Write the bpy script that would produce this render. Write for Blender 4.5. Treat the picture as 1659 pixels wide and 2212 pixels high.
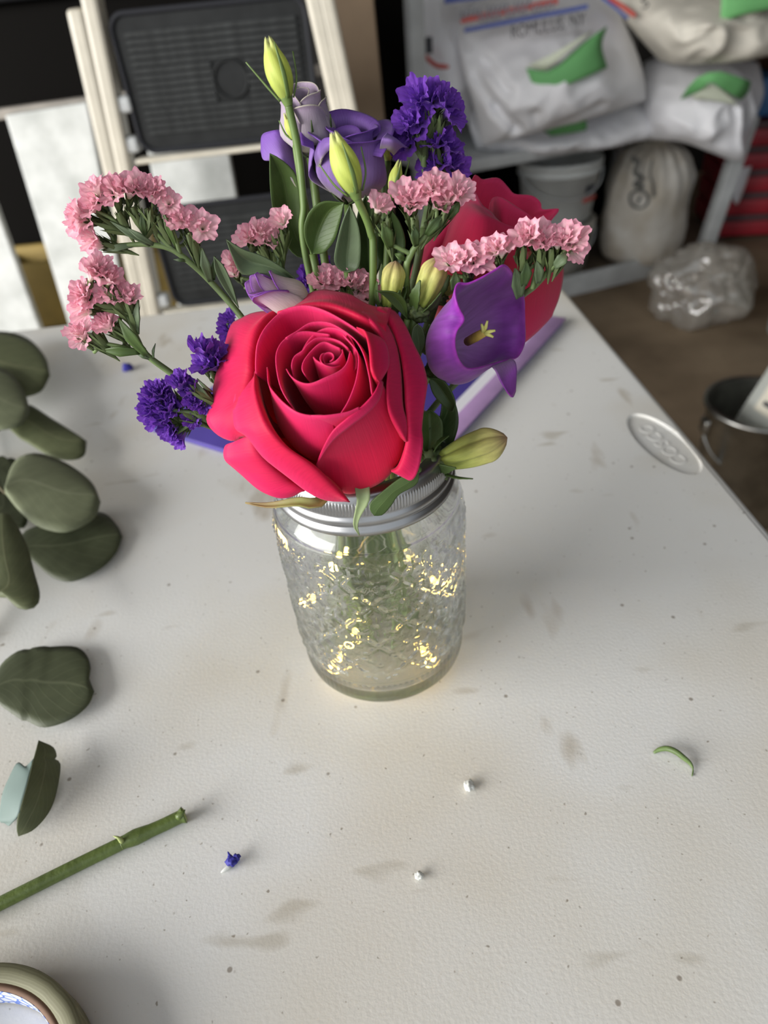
import bpy, bmesh, math, random
import numpy as np
from mathutils import Vector, Matrix, noise
random.seed(7)
for o in list(bpy.data.objects):
    bpy.data.objects.remove(o)
SC = bpy.context.scene
COL = SC.collection

# ------------------------------------------------------------ camera
W_PX, H_PX, F_PX = 1659, 2212, 1506.0
PITCH, ROLL = math.radians(38.134), math.radians(-5.997)
CAM = Vector((0.00646, -0.23886, 0.27186))
FWD = Vector((0, math.cos(PITCH), -math.sin(PITCH)))
RT0 = Vector((1, 0, 0))
UP0 = RT0.cross(FWD)
RT = RT0 * math.cos(ROLL) + UP0 * math.sin(ROLL)
UPV = -RT0 * math.sin(ROLL) + UP0 * math.cos(ROLL)
cam_data = bpy.data.cameras.new('camera')
cam_data.sensor_fit = 'VERTICAL'
cam_data.sensor_height = 36.0
cam_data.lens = F_PX / H_PX * 36.0
cam_data.clip_start = 0.01
cam_data.dof.use_dof = True
cam_data.dof.focus_distance = 0.245
cam_data.dof.aperture_fstop = 9.5
cam = bpy.data.objects.new('camera', cam_data)
COL.objects.link(cam)
cam.matrix_world = Matrix(((RT.x, UPV.x, -FWD.x, CAM.x), (RT.y, UPV.y, -FWD.y, CAM.y), (RT.z, UPV.z, -FWD.z, CAM.z), (0, 0, 0, 1)))
SC.camera = cam

# ------------------------------------------------------------ light
SC.view_settings.view_transform = 'Standard'
SC.view_settings.look = 'None'
SC.view_settings.gamma = 1.0
SC.view_settings.use_curve_mapping = False
SC.view_settings.exposure = 0.0
SC.cycles.max_bounces = 9
SC.cycles.diffuse_bounces = 3
SC.cycles.glossy_bounces = 4
SC.cycles.transmission_bounces = 9
SC.cycles.transparent_max_bounces = 10
world = bpy.data.worlds.new('sky')
SC.world = world
world.use_nodes = True
bg = world.node_tree.nodes['Background']
bg.inputs[0].default_value = (0.88, 0.94, 1.0, 1)
bg.inputs[1].default_value = 0.86


def area_light(name, loc, target, sx, sy, power, color):
    l = bpy.data.lights.new(name, 'AREA')
    l.shape = 'RECTANGLE'
    l.size, l.size_y, l.energy, l.color = sx, sy, power, color
    o = bpy.data.objects.new(name, l)
    COL.objects.link(o)
    o.location = loc
    o.rotation_euler = (Vector(target) - Vector(loc)).to_track_quat('-Z', 'Y').to_euler()
    return o


# daylight through the open garage door on the left
area_light('garage_door_daylight', (-4.0, -1.5, 1.1), (0.3, 0.8, 0.0), 4.0, 2.2, 430, (1.0, 0.98, 0.955))


# ------------------------------------------------------------ helpers
def ray(x, y):
    return FWD + RT * ((x - W_PX / 2) / F_PX) - UPV * ((y - H_PX / 2) / F_PX)


def aty(x, y, Y):
    d = ray(x, y)
    return CAM + d * ((Y - CAM.y) / d.y)


def to_px(p):
    d = Vector(p) - CAM
    z = d.dot(FWD)
    return W_PX / 2 + F_PX * d.dot(RT) / z, H_PX / 2 - F_PX * d.dot(UPV) / z


def atz(x, y, Z):
    d = ray(x, y)
    return CAM + d * ((Z - CAM.z) / d.z)


WM = {}


def wm(o):
    return WM.get(o.name, Matrix.Identity(4)) if o else Matrix.Identity(4)


def meta(o, label=None, cat=None, group=None, kind=None):
    if label: o['label'] = label
    if cat: o['category'] = cat
    if group: o['group'] = group
    if kind: o['kind'] = kind
    return o


def thing(name, label, cat, loc=(0, 0, 0), group=None):
    o = bpy.data.objects.new(name, None)
    COL.objects.link(o)
    o.location = loc
    o.empty_display_size = 0.01
    WM[o.name] = Matrix.Translation(Vector(loc))
    return meta(o, label, cat, group)


def smooth(me):
    me.polygons.foreach_set('use_smooth', [True] * len(me.polygons))


def make_mesh(name, verts, faces, mat=None, uv=None, sm=True):
    me = bpy.data.meshes.new(name)
    me.from_pydata([tuple(v) for v in verts], [], [tuple(f) for f in faces])
    if uv is not None:
        l = me.uv_layers.new(name='UVMap')
        idx = [0] * len(me.loops)
        me.loops.foreach_get('vertex_index', idx)
        l.data.foreach_set('uv', [c for i in idx for c in uv[i]])
    if mat is not None:
        me.materials.append(mat)
    if sm: smooth(me)
    me.update()
    return me


def place(name, me, parent=None, M=None):
    """link a mesh (local coords) with world matrix M under parent"""
    o = bpy.data.objects.new(name, me)
    COL.objects.link(o)
    M = M or Matrix.Identity(4)
    if parent is not None:
        o.parent = parent
        o.matrix_local = wm(parent).inverted() @ M
    else:
        o.matrix_local = M
    WM[o.name] = M
    return o


def wobj(name, verts, faces, mat, parent=None, uv=None, sm=True, thick=0, sub=0, at=None, off=0.0):
    """object from world-space verts; its origin sits at its own centre or 'at'"""
    vs = [Vector(v) for v in verts]
    c = Vector(at) if at is not None else sum(vs, Vector()) / len(vs)
    me = make_mesh(name, [v - c for v in vs], faces, mat, uv, sm)
    o = place(name, me, parent, Matrix.Translation(c))
    if thick:
        m = o.modifiers.new('thickness', 'SOLIDIFY')
        m.thickness = thick
        m.offset = off
    if sub:
        m = o.modifiers.new('smooth', 'SUBSURF')
        m.levels = m.render_levels = sub
    return o


def box_vf(lo, hi, M=None):
    x0, y0, z0 = lo; x1, y1, z1 = hi
    v = [Vector(p) for p in ((x0, y0, z0), (x1, y0, z0), (x1, y1, z0), (x0, y1, z0), (x0, y0, z1), (x1, y0, z1), (x1, y1, z1), (x0, y1, z1))]
    if M: v = [M @ p for p in v]
    return v, [(0, 3, 2, 1), (4, 5, 6, 7), (0, 1, 5, 4), (1, 2, 6, 5), (2, 3, 7, 6), (3, 0, 4, 7)]


def join_vf(*vfs):
    V, F = [], []
    for v, f in vfs:
        n = len(V)
        V += list(v)
        F += [tuple(i + n for i in q) for q in f]
    return V, F


def box(name, lo, hi, mat, parent=None, M=None, bev=0.0, seg=2):
    v, f = box_vf(lo, hi, M)
    o = wobj(name, v, f, mat, parent, sm=False)
    if bev:
        m = o.modifiers.new('edge', 'BEVEL')
        m.width = bev; m.segments = seg
        m.limit_method = 'ANGLE'
        smooth(o.data)
    return o


def tube_vf(pts, rad, n=8, cap=True):
    pts = [Vector(p) for p in pts]
    if not isinstance(rad, (list, tuple)): rad = [rad] * len(pts)
    V, F = [], []
    prev = None
    for i, p in enumerate(pts):
        t = (pts[min(i + 1, len(pts) - 1)] - pts[max(i - 1, 0)]).normalized()
        if prev is None:
            a = Vector((0, 0, 1)) if abs(t.z) < .9 else Vector((1, 0, 0))
            u = t.cross(a).normalized()
        else:
            u = (prev - t * prev.dot(t)).normalized()
        prev = u
        w = t.cross(u)
        for k in range(n):
            a = 2 * math.pi * k / n
            V.append(p + (u * math.cos(a) + w * math.sin(a)) * rad[i])
    for i in range(len(pts) - 1):
        for k in range(n):
            a, b = i * n + k, i * n + (k + 1) % n
            F.append((a, b, b + n, a + n))
    if cap:
        F.append(tuple(reversed(range(n))))
        F.append(tuple(range((len(pts) - 1) * n, len(pts) * n)))
    return V, F


def catmull(pts, n, closed=False):
    """resample control points (tuples) to n samples, interpolating"""
    P = np.array(pts, float)
    m = len(P)
    if m == 1: return np.repeat(P, n, 0)
    out = []
    for i in range(n):
        t = i / n * m if closed else i / (n - 1) * (m - 1)
        k = int(t) if closed else min(int(t), m - 2)
        f = t - k
        if closed:
            p0, p1, p2, p3 = P[(k - 1) % m], P[k % m], P[(k + 1) % m], P[(k + 2) % m]
        else:
            p1, p2 = P[k], P[k + 1]
            p0 = P[k - 1] if k > 0 else 2 * p1 - p2
            p3 = P[k + 2] if k + 2 < m else 2 * p2 - p1
        out.append(.5 * (2 * p1 + (p2 - p0) * f + (2 * p0 - 5 * p1 + 4 * p2 - p3) * f * f + (3 * p1 - p0 - 3 * p2 + p3) * f ** 3))
    return np.array(out)


def arc_resample(pts, n):
    """like catmull but roughly even in arc length"""
    d = catmull(pts, max(60, 6 * len(pts)))
    s = np.concatenate([[0], np.cumsum(np.linalg.norm(np.diff(d, axis=0), axis=1))])
    t = np.linspace(0, s[-1], n)
    return np.stack([np.interp(t, s, d[:, k]) for k in range(d.shape[1])], 1)


def loft(rows, nu, nv, closed=False):
    """rows: list of point lists -> verts, faces, uv (u across, v along rows)"""
    R = [catmull(r, nu, closed) for r in rows]
    G = np.stack([catmull([r[i] for r in R], nv) for i in range(nu)], 1)   # nv x nu x 3
    return grid_vf(G, closed)


def grid_vf(G, closed=False):
    nv, nu = G.shape[:2]
    V = [Vector(p) for p in G.reshape(-1, 3)]
    UV = [(i / (nu - 1 if not closed else nu), j / (nv - 1)) for j in range(nv) for i in range(nu)]
    F = []
    for j in range(nv - 1):
        for i in range(nu if closed else nu - 1):
            a, b = j * nu + i, j * nu + (i + 1) % nu
            F.append((a, b, b + nu, a + nu))
    return V, F, UV


def lathe_vf(prof, n=48, c=(0, 0, 0), M=None):
    V, F = [], []
    c = Vector(c)
    for r, z in prof:
        for k in range(n):
            a = 2 * math.pi * k / n
            p = Vector((r * math.cos(a), r * math.sin(a), z))
            V.append((M @ p if M else p) + c)
    for j in range(len(prof) - 1):
        for k in range(n):
            a, b = j * n + k, j * n + (k + 1) % n
            F.append((a, b, b + n, a + n))
    return V, F


# ------------------------------------------------------------ materials
def nodes_of(name):
    m = bpy.data.materials.new(name)
    m.use_nodes = True
    nt = m.node_tree
    return m, nt, nt.nodes['Principled BSDF'], nt.nodes['Material Output']


def N(nt, typ, **kw):
    n = nt.nodes.new(typ)
    for k, v in kw.items():
        if k.startswith('i_'):
            n.inputs[int(k[2:])].default_value = v
        else:
            setattr(n, k, v)
    return n


def L(nt, a, ao, b, bi):
    nt.links.new(a.outputs[ao], b.inputs[bi])


def pmat(name, col, rough=.5, metal=0.0, spec=.5, var=0.0, vscale=20.0, bump=0.0, bscale=60.0, trans=0.0, col2=None, sheen=0.0):
    """principled with optional noise colour variation, bump and translucency"""
    m, nt, b, out = nodes_of(name)
    b.inputs['Base Color'].default_value = (*col, 1)
    b.inputs['Roughness'].default_value = rough
    b.inputs['Metallic'].default_value = metal
    b.inputs['Specular IOR Level'].default_value = spec
    if sheen: b.inputs['Sheen Weight'].default_value = sheen
    tc = N(nt, 'ShaderNodeTexCoord')
    csrc = None
    if var or col2:
        nz = N(nt, 'ShaderNodeTexNoise')
        nz.inputs['Scale'].default_value = vscale
        nz.inputs['Detail'].default_value = 5
        L(nt, tc, 'Object', nz, 'Vector')
        rp = N(nt, 'ShaderNodeValToRGB')
        rp.color_ramp.elements[0].position = .35
        rp.color_ramp.elements[1].position = .68
        c2 = col2 or tuple(c * (1 - var) for c in col)
        rp.color_ramp.elements[0].color = (*c2, 1)
        rp.color_ramp.elements[1].color = (*col, 1)
        L(nt, nz, 'Fac', rp, 'Fac')
        L(nt, rp, 'Color', b, 'Base Color')
        csrc = rp
    if bump:
        n2 = N(nt, 'ShaderNodeTexNoise')
        n2.inputs['Scale'].default_value = bscale
        n2.inputs['Detail'].default_value = 4
        L(nt, tc, 'Object', n2, 'Vector')
        bp = N(nt, 'ShaderNodeBump')
        bp.inputs['Strength'].default_value = bump
        bp.inputs['Distance'].default_value = .002
        L(nt, n2, 'Fac', bp, 'Height')
        L(nt, bp, 'Normal', b, 'Normal')
    if trans:
        t = N(nt, 'ShaderNodeBsdfTranslucent')
        t.inputs[0].default_value = (*col, 1)
        if csrc: L(nt, csrc, 'Color', t, 0)
        mx = N(nt, 'ShaderNodeMixShader')
        mx.inputs[0].default_value = trans
        L(nt, b, 0, mx, 1)
        L(nt, t, 0, mx, 2)
        L(nt, mx, 0, out, 0)
    return m


def petal_mat(name, stops, rough=.6, trans=.3, vein=.12, sheen=.25, vscale=90.0, spec=.3):
    """petal colour runs along the petal (v) through stops; fine lengthwise veins"""
    m, nt, b, out = nodes_of(name)
    uvn = N(nt, 'ShaderNodeUVMap')
    sep = N(nt, 'ShaderNodeSeparateXYZ')
    L(nt, uvn, 0, sep, 0)
    rp = N(nt, 'ShaderNodeValToRGB')
    e = rp.color_ramp.elements
    while len(e) < len(stops): e.new(.5)
    for k, (p, c) in enumerate(stops):
        e[k].position = p
        e[k].color = (*c, 1)
    L(nt, sep, 'Y', rp, 'Fac')
    mp = N(nt, 'ShaderNodeMapping')
    mp.inputs['Scale'].default_value = (vscale, 5, 1)
    L(nt, uvn, 0, mp, 0)
    nz = N(nt, 'ShaderNodeTexNoise')
    nz.inputs['Scale'].default_value = 0.86
    nz.inputs['Detail'].default_value = 3
    L(nt, mp, 0, nz, 'Vector')
    mr = N(nt, 'ShaderNodeMapRange')
    mr.inputs[1].default_value = .3; mr.inputs[2].default_value = .7
    mr.inputs[3].default_value = 1 - vein; mr.inputs[4].default_value = 1 + vein
    L(nt, nz, 'Fac', mr, 0)
    mul = N(nt, 'ShaderNodeMix', data_type='RGBA', blend_type='MULTIPLY')
    mul.inputs[0].default_value = 1
    L(nt, rp, 'Color', mul, 6)
    L(nt, mr, 0, mul, 7)
    L(nt, mul, 2, b, 'Base Color')
    b.inputs['Roughness'].default_value = rough
    b.inputs['Sheen Weight'].default_value = sheen
    b.inputs['Specular IOR Level'].default_value = spec
    bp = N(nt, 'ShaderNodeBump')
    bp.inputs['Strength'].default_value = .15
    bp.inputs['Distance'].default_value = .0006
    L(nt, nz, 'Fac', bp, 'Height')
    L(nt, bp, 'Normal', b, 'Normal')
    t = N(nt, 'ShaderNodeBsdfTranslucent')
    L(nt, mul, 2, t, 0)
    mx = N(nt, 'ShaderNodeMixShader')
    mx.inputs[0].default_value = trans
    L(nt, b, 0, mx, 1)
    L(nt, t, 0, mx, 2)
    L(nt, mx, 0, out, 0)
    return m


def leaf_mat(name, col, vein_col, rough=.45, trans=.2, spec=.4, mottle=.2):
    """leaf with pale midrib at u=.5, side veins and mottling"""
    m, nt, b, out = nodes_of(name)
    uvn = N(nt, 'ShaderNodeUVMap')
    sep = N(nt, 'ShaderNodeSeparateXYZ')
    L(nt, uvn, 0, sep, 0)
    s = N(nt, 'ShaderNodeMath', operation='SUBTRACT', i_1=.5)
    L(nt, sep, 'X', s, 0)
    a = N(nt, 'ShaderNodeMath', operation='ABSOLUTE')
    L(nt, s, 0, a, 0)
    rib = N(nt, 'ShaderNodeMapRange')
    for k, v in ((1, .0), (2, .03), (3, .42), (4, .0)): rib.inputs[k].default_value = v
    L(nt, a, 0, rib, 0)
    # side veins: sin(v*k - |u|*j)
    m1 = N(nt, 'ShaderNodeMath', operation='MULTIPLY', i_1=62.0)
    L(nt, sep, 'Y', m1, 0)
    m2 = N(nt, 'ShaderNodeMath', operation='MULTIPLY', i_1=46.0)
    L(nt, a, 0, m2, 0)
    m3 = N(nt, 'ShaderNodeMath', operation='SUBTRACT')
    L(nt, m1, 0, m3, 0); L(nt, m2, 0, m3, 1)
    sn = N(nt, 'ShaderNodeMath', operation='SINE')
    L(nt, m3, 0, sn, 0)
    sv = N(nt, 'ShaderNodeMapRange')
    for k, v in ((1, .9), (2, 1.0), (3, .0), (4, .16)): sv.inputs[k].default_value = v
    L(nt, sn, 0, sv, 0)
    mxm = N(nt, 'ShaderNodeMath', operation='MAXIMUM')
    L(nt, rib, 0, mxm, 0); L(nt, sv, 0, mxm, 1)
    tc = N(nt, 'ShaderNodeTexCoord')
    nz = N(nt, 'ShaderNodeTexNoise')
    nz.inputs['Scale'].default_value = 90
    nz.inputs['Detail'].default_value = 4
    L(nt, tc, 'Object', nz, 'Vector')
    rp = N(nt, 'ShaderNodeValToRGB')
    rp.color_ramp.elements[0].position = .3; rp.color_ramp.elements[1].position = .7
    rp.color_ramp.elements[0].color = (*[c * (1 - mottle) for c in col], 1)
    rp.color_ramp.elements[1].color = (*[c * (1 + mottle) for c in col], 1)
    L(nt, nz, 'Fac', rp, 'Fac')
    mx = N(nt, 'ShaderNodeMix', data_type='RGBA')
    L(nt, mxm, 0, mx, 0)
    L(nt, rp, 'Color', mx, 6)
    mx.inputs[7].default_value = (*vein_col, 1)
    L(nt, mx, 2, b, 'Base Color')
    b.inputs['Roughness'].default_value = rough
    b.inputs['Specular IOR Level'].default_value = spec
    bp = N(nt, 'ShaderNodeBump')
    bp.inputs['Strength'].default_value = .3
    bp.inputs['Distance'].default_value = .0006
    L(nt, mxm, 0, bp, 'Height')
    L(nt, bp, 'Normal', b, 'Normal')
    t = N(nt, 'ShaderNodeBsdfTranslucent')
    L(nt, mx, 2, t, 0)
    ms = N(nt, 'ShaderNodeMixShader')
    ms.inputs[0].default_value = trans
    L(nt, b, 0, ms, 1); L(nt, t, 0, ms, 2)
    L(nt, ms, 0, out, 0)
    return m

# ============================================================ setting
FLOOR_Z = -0.73


def floor_mat():
    m, nt, b, out = nodes_of('dirty_concrete')
    tc = N(nt, 'ShaderNodeTexCoord')
    n1 = N(nt, 'ShaderNodeTexNoise'); n1.inputs['Scale'].default_value = 3.2; n1.inputs['Detail'].default_value = 8
    L(nt, tc, 'Object', n1, 'Vector')
    r1 = N(nt, 'ShaderNodeValToRGB')
    e = r1.color_ramp.elements
    e[0].position = .3; e[0].color = (.12, .08, .045, 1)
    e[1].position = .72; e[1].color = (.34, .255, .165, 1)
    L(nt, n1, 'Fac', r1, 'Fac')
    n2 = N(nt, 'ShaderNodeTexVoronoi'); n2.inputs['Scale'].default_value = 26
    L(nt, tc, 'Object', n2, 'Vector')
    r2 = N(nt, 'ShaderNodeValToRGB')
    e = r2.color_ramp.elements
    e[0].position = .06; e[0].color = (.35, .3, .22, 1)
    e[1].position = .14; e[1].color = (1, 1, 1, 1)
    L(nt, n2, 'Distance', r2, 'Fac')
    mx = N(nt, 'ShaderNodeMix', data_type='RGBA', blend_type='MULTIPLY'); mx.inputs[0].default_value = .6
    L(nt, r1, 'Color', mx, 6); L(nt, r2, 'Color', mx, 7)
    L(nt, mx, 2, b, 'Base Color')
    b.inputs['Roughness'].default_value = .85
    return m


M_FLOOR = floor_mat()
M_WALL = pmat('dark_boards', (.045, .04, .036), .9, var=.4, vscale=4)
M_CEIL = pmat('ceiling_boards', (.22, .20, .17), .9, var=.3, vscale=3)
M_WHITE_METAL = pmat('white_painted_steel', (.58, .60, .60), .42, var=.22, vscale=14)
M_CREAM_METAL = pmat('cream_aluminium', (.62, .58, .48), .38, var=.15, vscale=25)
M_RUBBER = pmat('black_rubber', (.020, .0215, .022), .65, spec=.2, var=.3, vscale=40)
M_RUBBER2 = pmat('black_rubber_ribs', (.042, .045, .045), .6, spec=.2, var=.5, vscale=60)
M_WPAINT = pmat('whitewashed_wood', (.70, .72, .70), .75, col2=(.46, .48, .46), vscale=16, bump=.4, bscale=30)
M_BLACK = pmat('matt_black', (.005, .0045, .004), .85, spec=.06)
M_DARKGREY = pmat('dark_grey_plastic', (.022, .023, .027), .6, spec=.15)
M_CARD = pmat('brown_cardboard', (.17, .12, .075), .85, var=.2, vscale=8)

fl = box('floor', (-3.2, -2.6, FLOOR_Z - .05), (3.0, 3.75, FLOOR_Z), M_FLOOR)
meta(fl, 'dirty brown concrete garage floor littered with dry bits', kind='structure')
wl = box('wall_back', (-3.2, 3.65, FLOOR_Z), (3.0, 3.75, 1.9), M_WALL)
meta(wl, 'dark unlit wall behind the shelf and ladder', kind='structure')
wl = box('wall_right', (2.9, -2.6, FLOOR_Z), (3.0, 3.65, 1.9), M_WALL)
meta(wl, 'dark side wall of the garage', kind='structure')
cl = box('ceiling', (-3.2, -1.0, 1.9), (3.0, 3.75, 2.0), M_CEIL)
meta(cl, 'plain garage ceiling above the bench', kind='structure')


def beam_vf(p, q, w, d, side=Vector((1, 0, 0))):
    """rectangular bar from p to q: w along 'side', d across it"""
    p, q = Vector(p), Vector(q)
    t = (q - p).normalized()
    s = (side - t * side.dot(t)).normalized()
    n = t.cross(s)
    V = []
    for c in (p, q):
        for a, b in ((-1, -1), (1, -1), (1, 1), (-1, 1)):
            V.append(c + s * (a * w / 2) + n * (b * d / 2))
    return V, [(3, 2, 1, 0), (4, 5, 6, 7), (0, 1, 5, 4), (1, 2, 6, 5), (2, 3, 7, 6), (3, 0, 4, 7)]


def beam(name, p, q, w, d, mat, parent=None, side=Vector((1, 0, 0)), bev=.002):
    v, f = beam_vf(p, q, w, d, side)
    o = wobj(name, v, f, mat, parent, sm=False)
    if bev:
        m = o.modifiers.new('edge', 'BEVEL'); m.width = bev; m.segments = 2
    return o


def toz(p, q, z):
    """extend line p->q to height z"""
    p, q = Vector(p), Vector(q)
    return p + (q - p) * ((z - p.z) / (q.z - p.z))


# ------------------------------------------------------------ step ladder (folded, standing behind the table)
LY = 1.05
lad = thing('step_ladder', 'folded cream metal step ladder with black ribbed rubber treads behind the table', 'ladder', (-.2, LY, FLOOR_Z))
for (a, b, ytop) in (((168, 18), (311, 663), None), ((200, 0), (334, 663), 1), ((680, 0), (742, 285), 1), ((705, 0), (765, 285), 1)):
    p, q = aty(*a, LY), aty(*b, LY)
    if ytop: p = p + (p - q) * .35
    beam('rail', p, toz(p, q, FLOOR_Z), .0245, .045, M_CREAM_METAL, lad, bev=.006)


def tread(parent, TL, TR, BR, BL, nr):
    P = [aty(*c, LY - .01) for c in (TL, TR, BR, BL)]
    x0 = P[0]; ex = (P[1] - P[0]); ey = (P[3] - P[0])
    w, h = ex.length, ey.length
    ex.normalize(); ey = (ey - ex * ey.dot(ex)).normalized()
    n = ex.cross(ey)
    if n.y > 0: n = -n
    # rounded plate
    V, F = [], []
    out = []
    r = .022
    for cx, cy, a0 in ((r, r, 180), (w - r, r, 270), (w - r, h - r, 0), (r, h - r, 90)):
        for k in range(7):
            a = math.radians(a0 + 15 * k)
            out.append((cx + r * math.cos(a), cy + r * math.sin(a)))
    m = len(out)
    for z in (-.014, .0):
        for (a, b) in out: V.append(x0 + ex * a + ey * b + n * z)
    F.append(tuple(range(m)));  F.append(tuple(range(2 * m - 1, m - 1, -1)))
    for k in range(m): F.append((k, (k + 1) % m, m + (k + 1) % m, m + k))
    t = wobj('tread', V, F, M_RUBBER, parent, sm=False)
    # ribs
    parts = []
    for k in range(nr):
        yy = .022 + (h - .044) * (k + .5) / nr
        hw = (h - .044) / nr * .33
        a, b = x0 + ex * .016 + ey * yy, x0 + ex * (w - .016) + ey * yy
        gap = abs(yy - h * .52) < .026
        segs = [(a, b)] if not gap else [(a, x0 + ex * (w * .56 - .027) + ey * yy), (x0 + ex * (w * .56 + .027) + ey * yy, b)]
        for (s, e) in segs:
            v, f = beam_vf(s + n * .0015, e + n * .0015, hw * 2, .004, ey)
            wobj('rib', v, f, M_RUBBER2, t, sm=False)
    # round moulded boss
    c = x0 + ex * (w * .56) + ey * (h * .52)
    ring = [c + (ex * math.cos(i * math.pi / 12) + ey * math.sin(i * math.pi / 12)) * .026 + n * .001 for i in range(25)]
    v, f = tube_vf(ring, .0022, 6, cap=False)
    wobj('boss', v, f, M_RUBBER, t)
    fr = [x0 + ex * a + ey * b for a, b in out]
    fr.append(fr[0])
    v, f = tube_vf(fr, .0045, 6, cap=False)
    wobj('tread_edge', v, f, M_DARKGREY, t)
    # alloy lip under the tread
    beam('tread_lip', P[3] + ey * .012, P[2] + ey * .012, .008, .03, M_CREAM_METAL, t, side=ey, bev=.003)
    return t


tread(lad, (232, 32), (655, -12), (712, 280), (292, 330), 15)
tread(lad, (322, 455), (735, 405), (770, 610), (352, 660), 12)
for c in ((278, 312), (345, 648), (262, 225)):
    p = aty(*c, LY - .005)
    box('hinge_bracket', p - Vector((.018, .012, .012)), p + Vector((.018, .012, .012)), M_WHITE_METAL, lad, bev=.005)

# ------------------------------------------------------------ white pallet standing behind the ladder
PY = 1.22
pal = thing('wooden_pallet', 'whitewashed wooden pallet of wide boards standing upright behind the ladder', 'pallet', (-.5, PY, FLOOR_Z))


def board(q, Y, th, mat, parent, name='board', down=True):
    """quad of pixels TL TR BR BL on plane Y, made a plank that reaches the floor"""
    TL, TR, BR, BL = [aty(*c, Y) for c in q]
    if down:
        BL, BR = toz(TL, BL, FLOOR_Z + .02), toz(TR, BR, FLOOR_Z + .02)
    V = [TL, TR, BR, BL] + [p + Vector((0, th, 0)) for p in (TL, TR, BR, BL)]
    o = wobj(name, V, [(0, 3, 2, 1), (4, 5, 6, 7), (0, 1, 5, 4), (1, 2, 6, 5), (2, 3, 7, 6), (3, 0, 4, 7)], mat, parent, sm=False)
    m = o.modifiers.new('edge', 'BEVEL'); m.width = .003; m.segments = 2
    return o


board([(10, 250), (188, 222), (278, 690), (150, 708)], PY, .02, M_WPAINT, pal)
board([(-230, 290), (-75, 266), (86, 708), (-60, 730)], PY, .02, M_WPAINT, pal)
board([(295, 210), (470, 190), (520, 470), (352, 500)], PY, .02, M_WPAINT, pal)
p, q = aty(-240, 279, PY + .04), aty(700, 150, PY + .04)
beam('crossbar', p, q, .016, .03, pmat('grey_weathered_wood', (.36, .33, .29), .8, var=.3, vscale=20), pal, side=Vector((0, 0, 1)))

# black tote with a grey lid farther back on the left, yellow box beneath
tt = thing('storage_tote', 'black storage tote with dark grey lid in the shadow above the white pallet', 'tote', (-.75, 1.75, FLOOR_Z))
box('bin', (-1.25, 1.5, FLOOR_Z), (-.12, 2.05, .27), M_BLACK, tt, bev=.02)
box('lid', (-1.28, 1.47, .27), (-.09, 2.08, .40), M_DARKGREY, tt, bev=.015)
yb = thing('wooden_crate', 'yellowish wooden crate seen between the white pallet boards', 'crate', (-.6, 1.36, FLOOR_Z))
M_YW = pmat('yellow_pine', (.30, .21, .05), .7, var=.3, vscale=15)
for k in range(3):
    z = FLOOR_Z + .17 * k + .08
    box('slat', (-.82, 1.30, z), (-.36, 1.318, z + .14), M_YW, yb, bev=.003)
    box('slat', (-.82, 1.442, z), (-.36, 1.46, z + .14), M_YW, yb, bev=.003)
for x in (-.80, -.40):
    box('corner_post', (x - .02, 1.318, FLOOR_Z), (x + .02, 1.442, FLOOR_Z + .55), M_YW, yb, bev=.003)

# cardboard sheet leaning right of the ladder
cs = board([(700, -120), (797, -120), (835, 290), (770, 290)], 1.35, .012, M_CARD, None, name='cardboard_sheet')
meta(cs, 'plain brown cardboard sheet standing upright beside the ladder', 'cardboard')

# ------------------------------------------------------------ shelving unit
SH = Matrix.Translation((.80, 2.22, FLOOR_Z)) @ Matrix.Rotation(math.radians(17), 4, 'Z')
shf = thing('shelving_unit', 'low white metal shelving unit loaded with sacks', 'shelf', SH.translation)


def sbox(name, lo, hi, mat, parent, bev=.003):
    return box(name, lo, hi, mat, parent, M=SH, bev=bev)


SX0, SX1, SD = -.60, .56, .62
for x in (SX0, SX1):
    for y in (0, SD):
        if x > 0 and y == 0:
            p_, q_ = aty(1519, 545, 2.385), aty(1588, 345, 2.385)
            beam('post', toz(p_, q_, FLOOR_Z), toz(p_, q_, FLOOR_Z + .49), .05, .05, M_WHITE_METAL, shf, bev=.006)
        else:
            sbox('post', (x - .022, y - .02, 0), (x + .022, y + .02, 1.35), M_WHITE_METAL, shf)
sbox('shelf_board', (SX0, -.02, .02), (SX1, SD, .035), pmat('dirty_brown_shelf', (.16, .12, .08), .8, var=.4, vscale=12), shf)
sbox('shelf_lip', (SX0, -.03, .0), (SX1, -.012, .075), M_WHITE_METAL, shf)
sbox('shelf_board', (SX0, -.02, .492), (SX1 + .02, SD, .505), M_WHITE_METAL, shf)
sbox('shelf_lip', (SX0, -.03, .475), (SX1 + .02, -.012, .51), M_WHITE_METAL, shf)
bk = sbox('shade_panel', (SX0, SD + .03, .0), (SX1, SD + .05, 1.4), M_BLACK, shf)  # black sheet added at the back, painting in the shade inside the shelf

# ------------------------------------------------------------ sacks
M_SACK = pmat('white_woven_sack', (.92, .92, .95), .45, var=.05, vscale=9, bump=.35, bscale=14)
M_SACKC = pmat('cream_paper_sack', (.80, .76, .66), .6, var=.1, vscale=9, bump=.35, bscale=14)
M_GREEN = pmat('green_paper', (.16, .45, .16), .7)
M_PALE = pmat('pale_green_paper_back', (.70, .75, .60), .7)
M_INK = pmat('black_ink', (.05, .05, .06), .6)
M_RED = pmat('red_print', (.62, .10, .08), .6)
M_BLUE = pmat('blue_print', (.10, .14, .42), .6)


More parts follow.
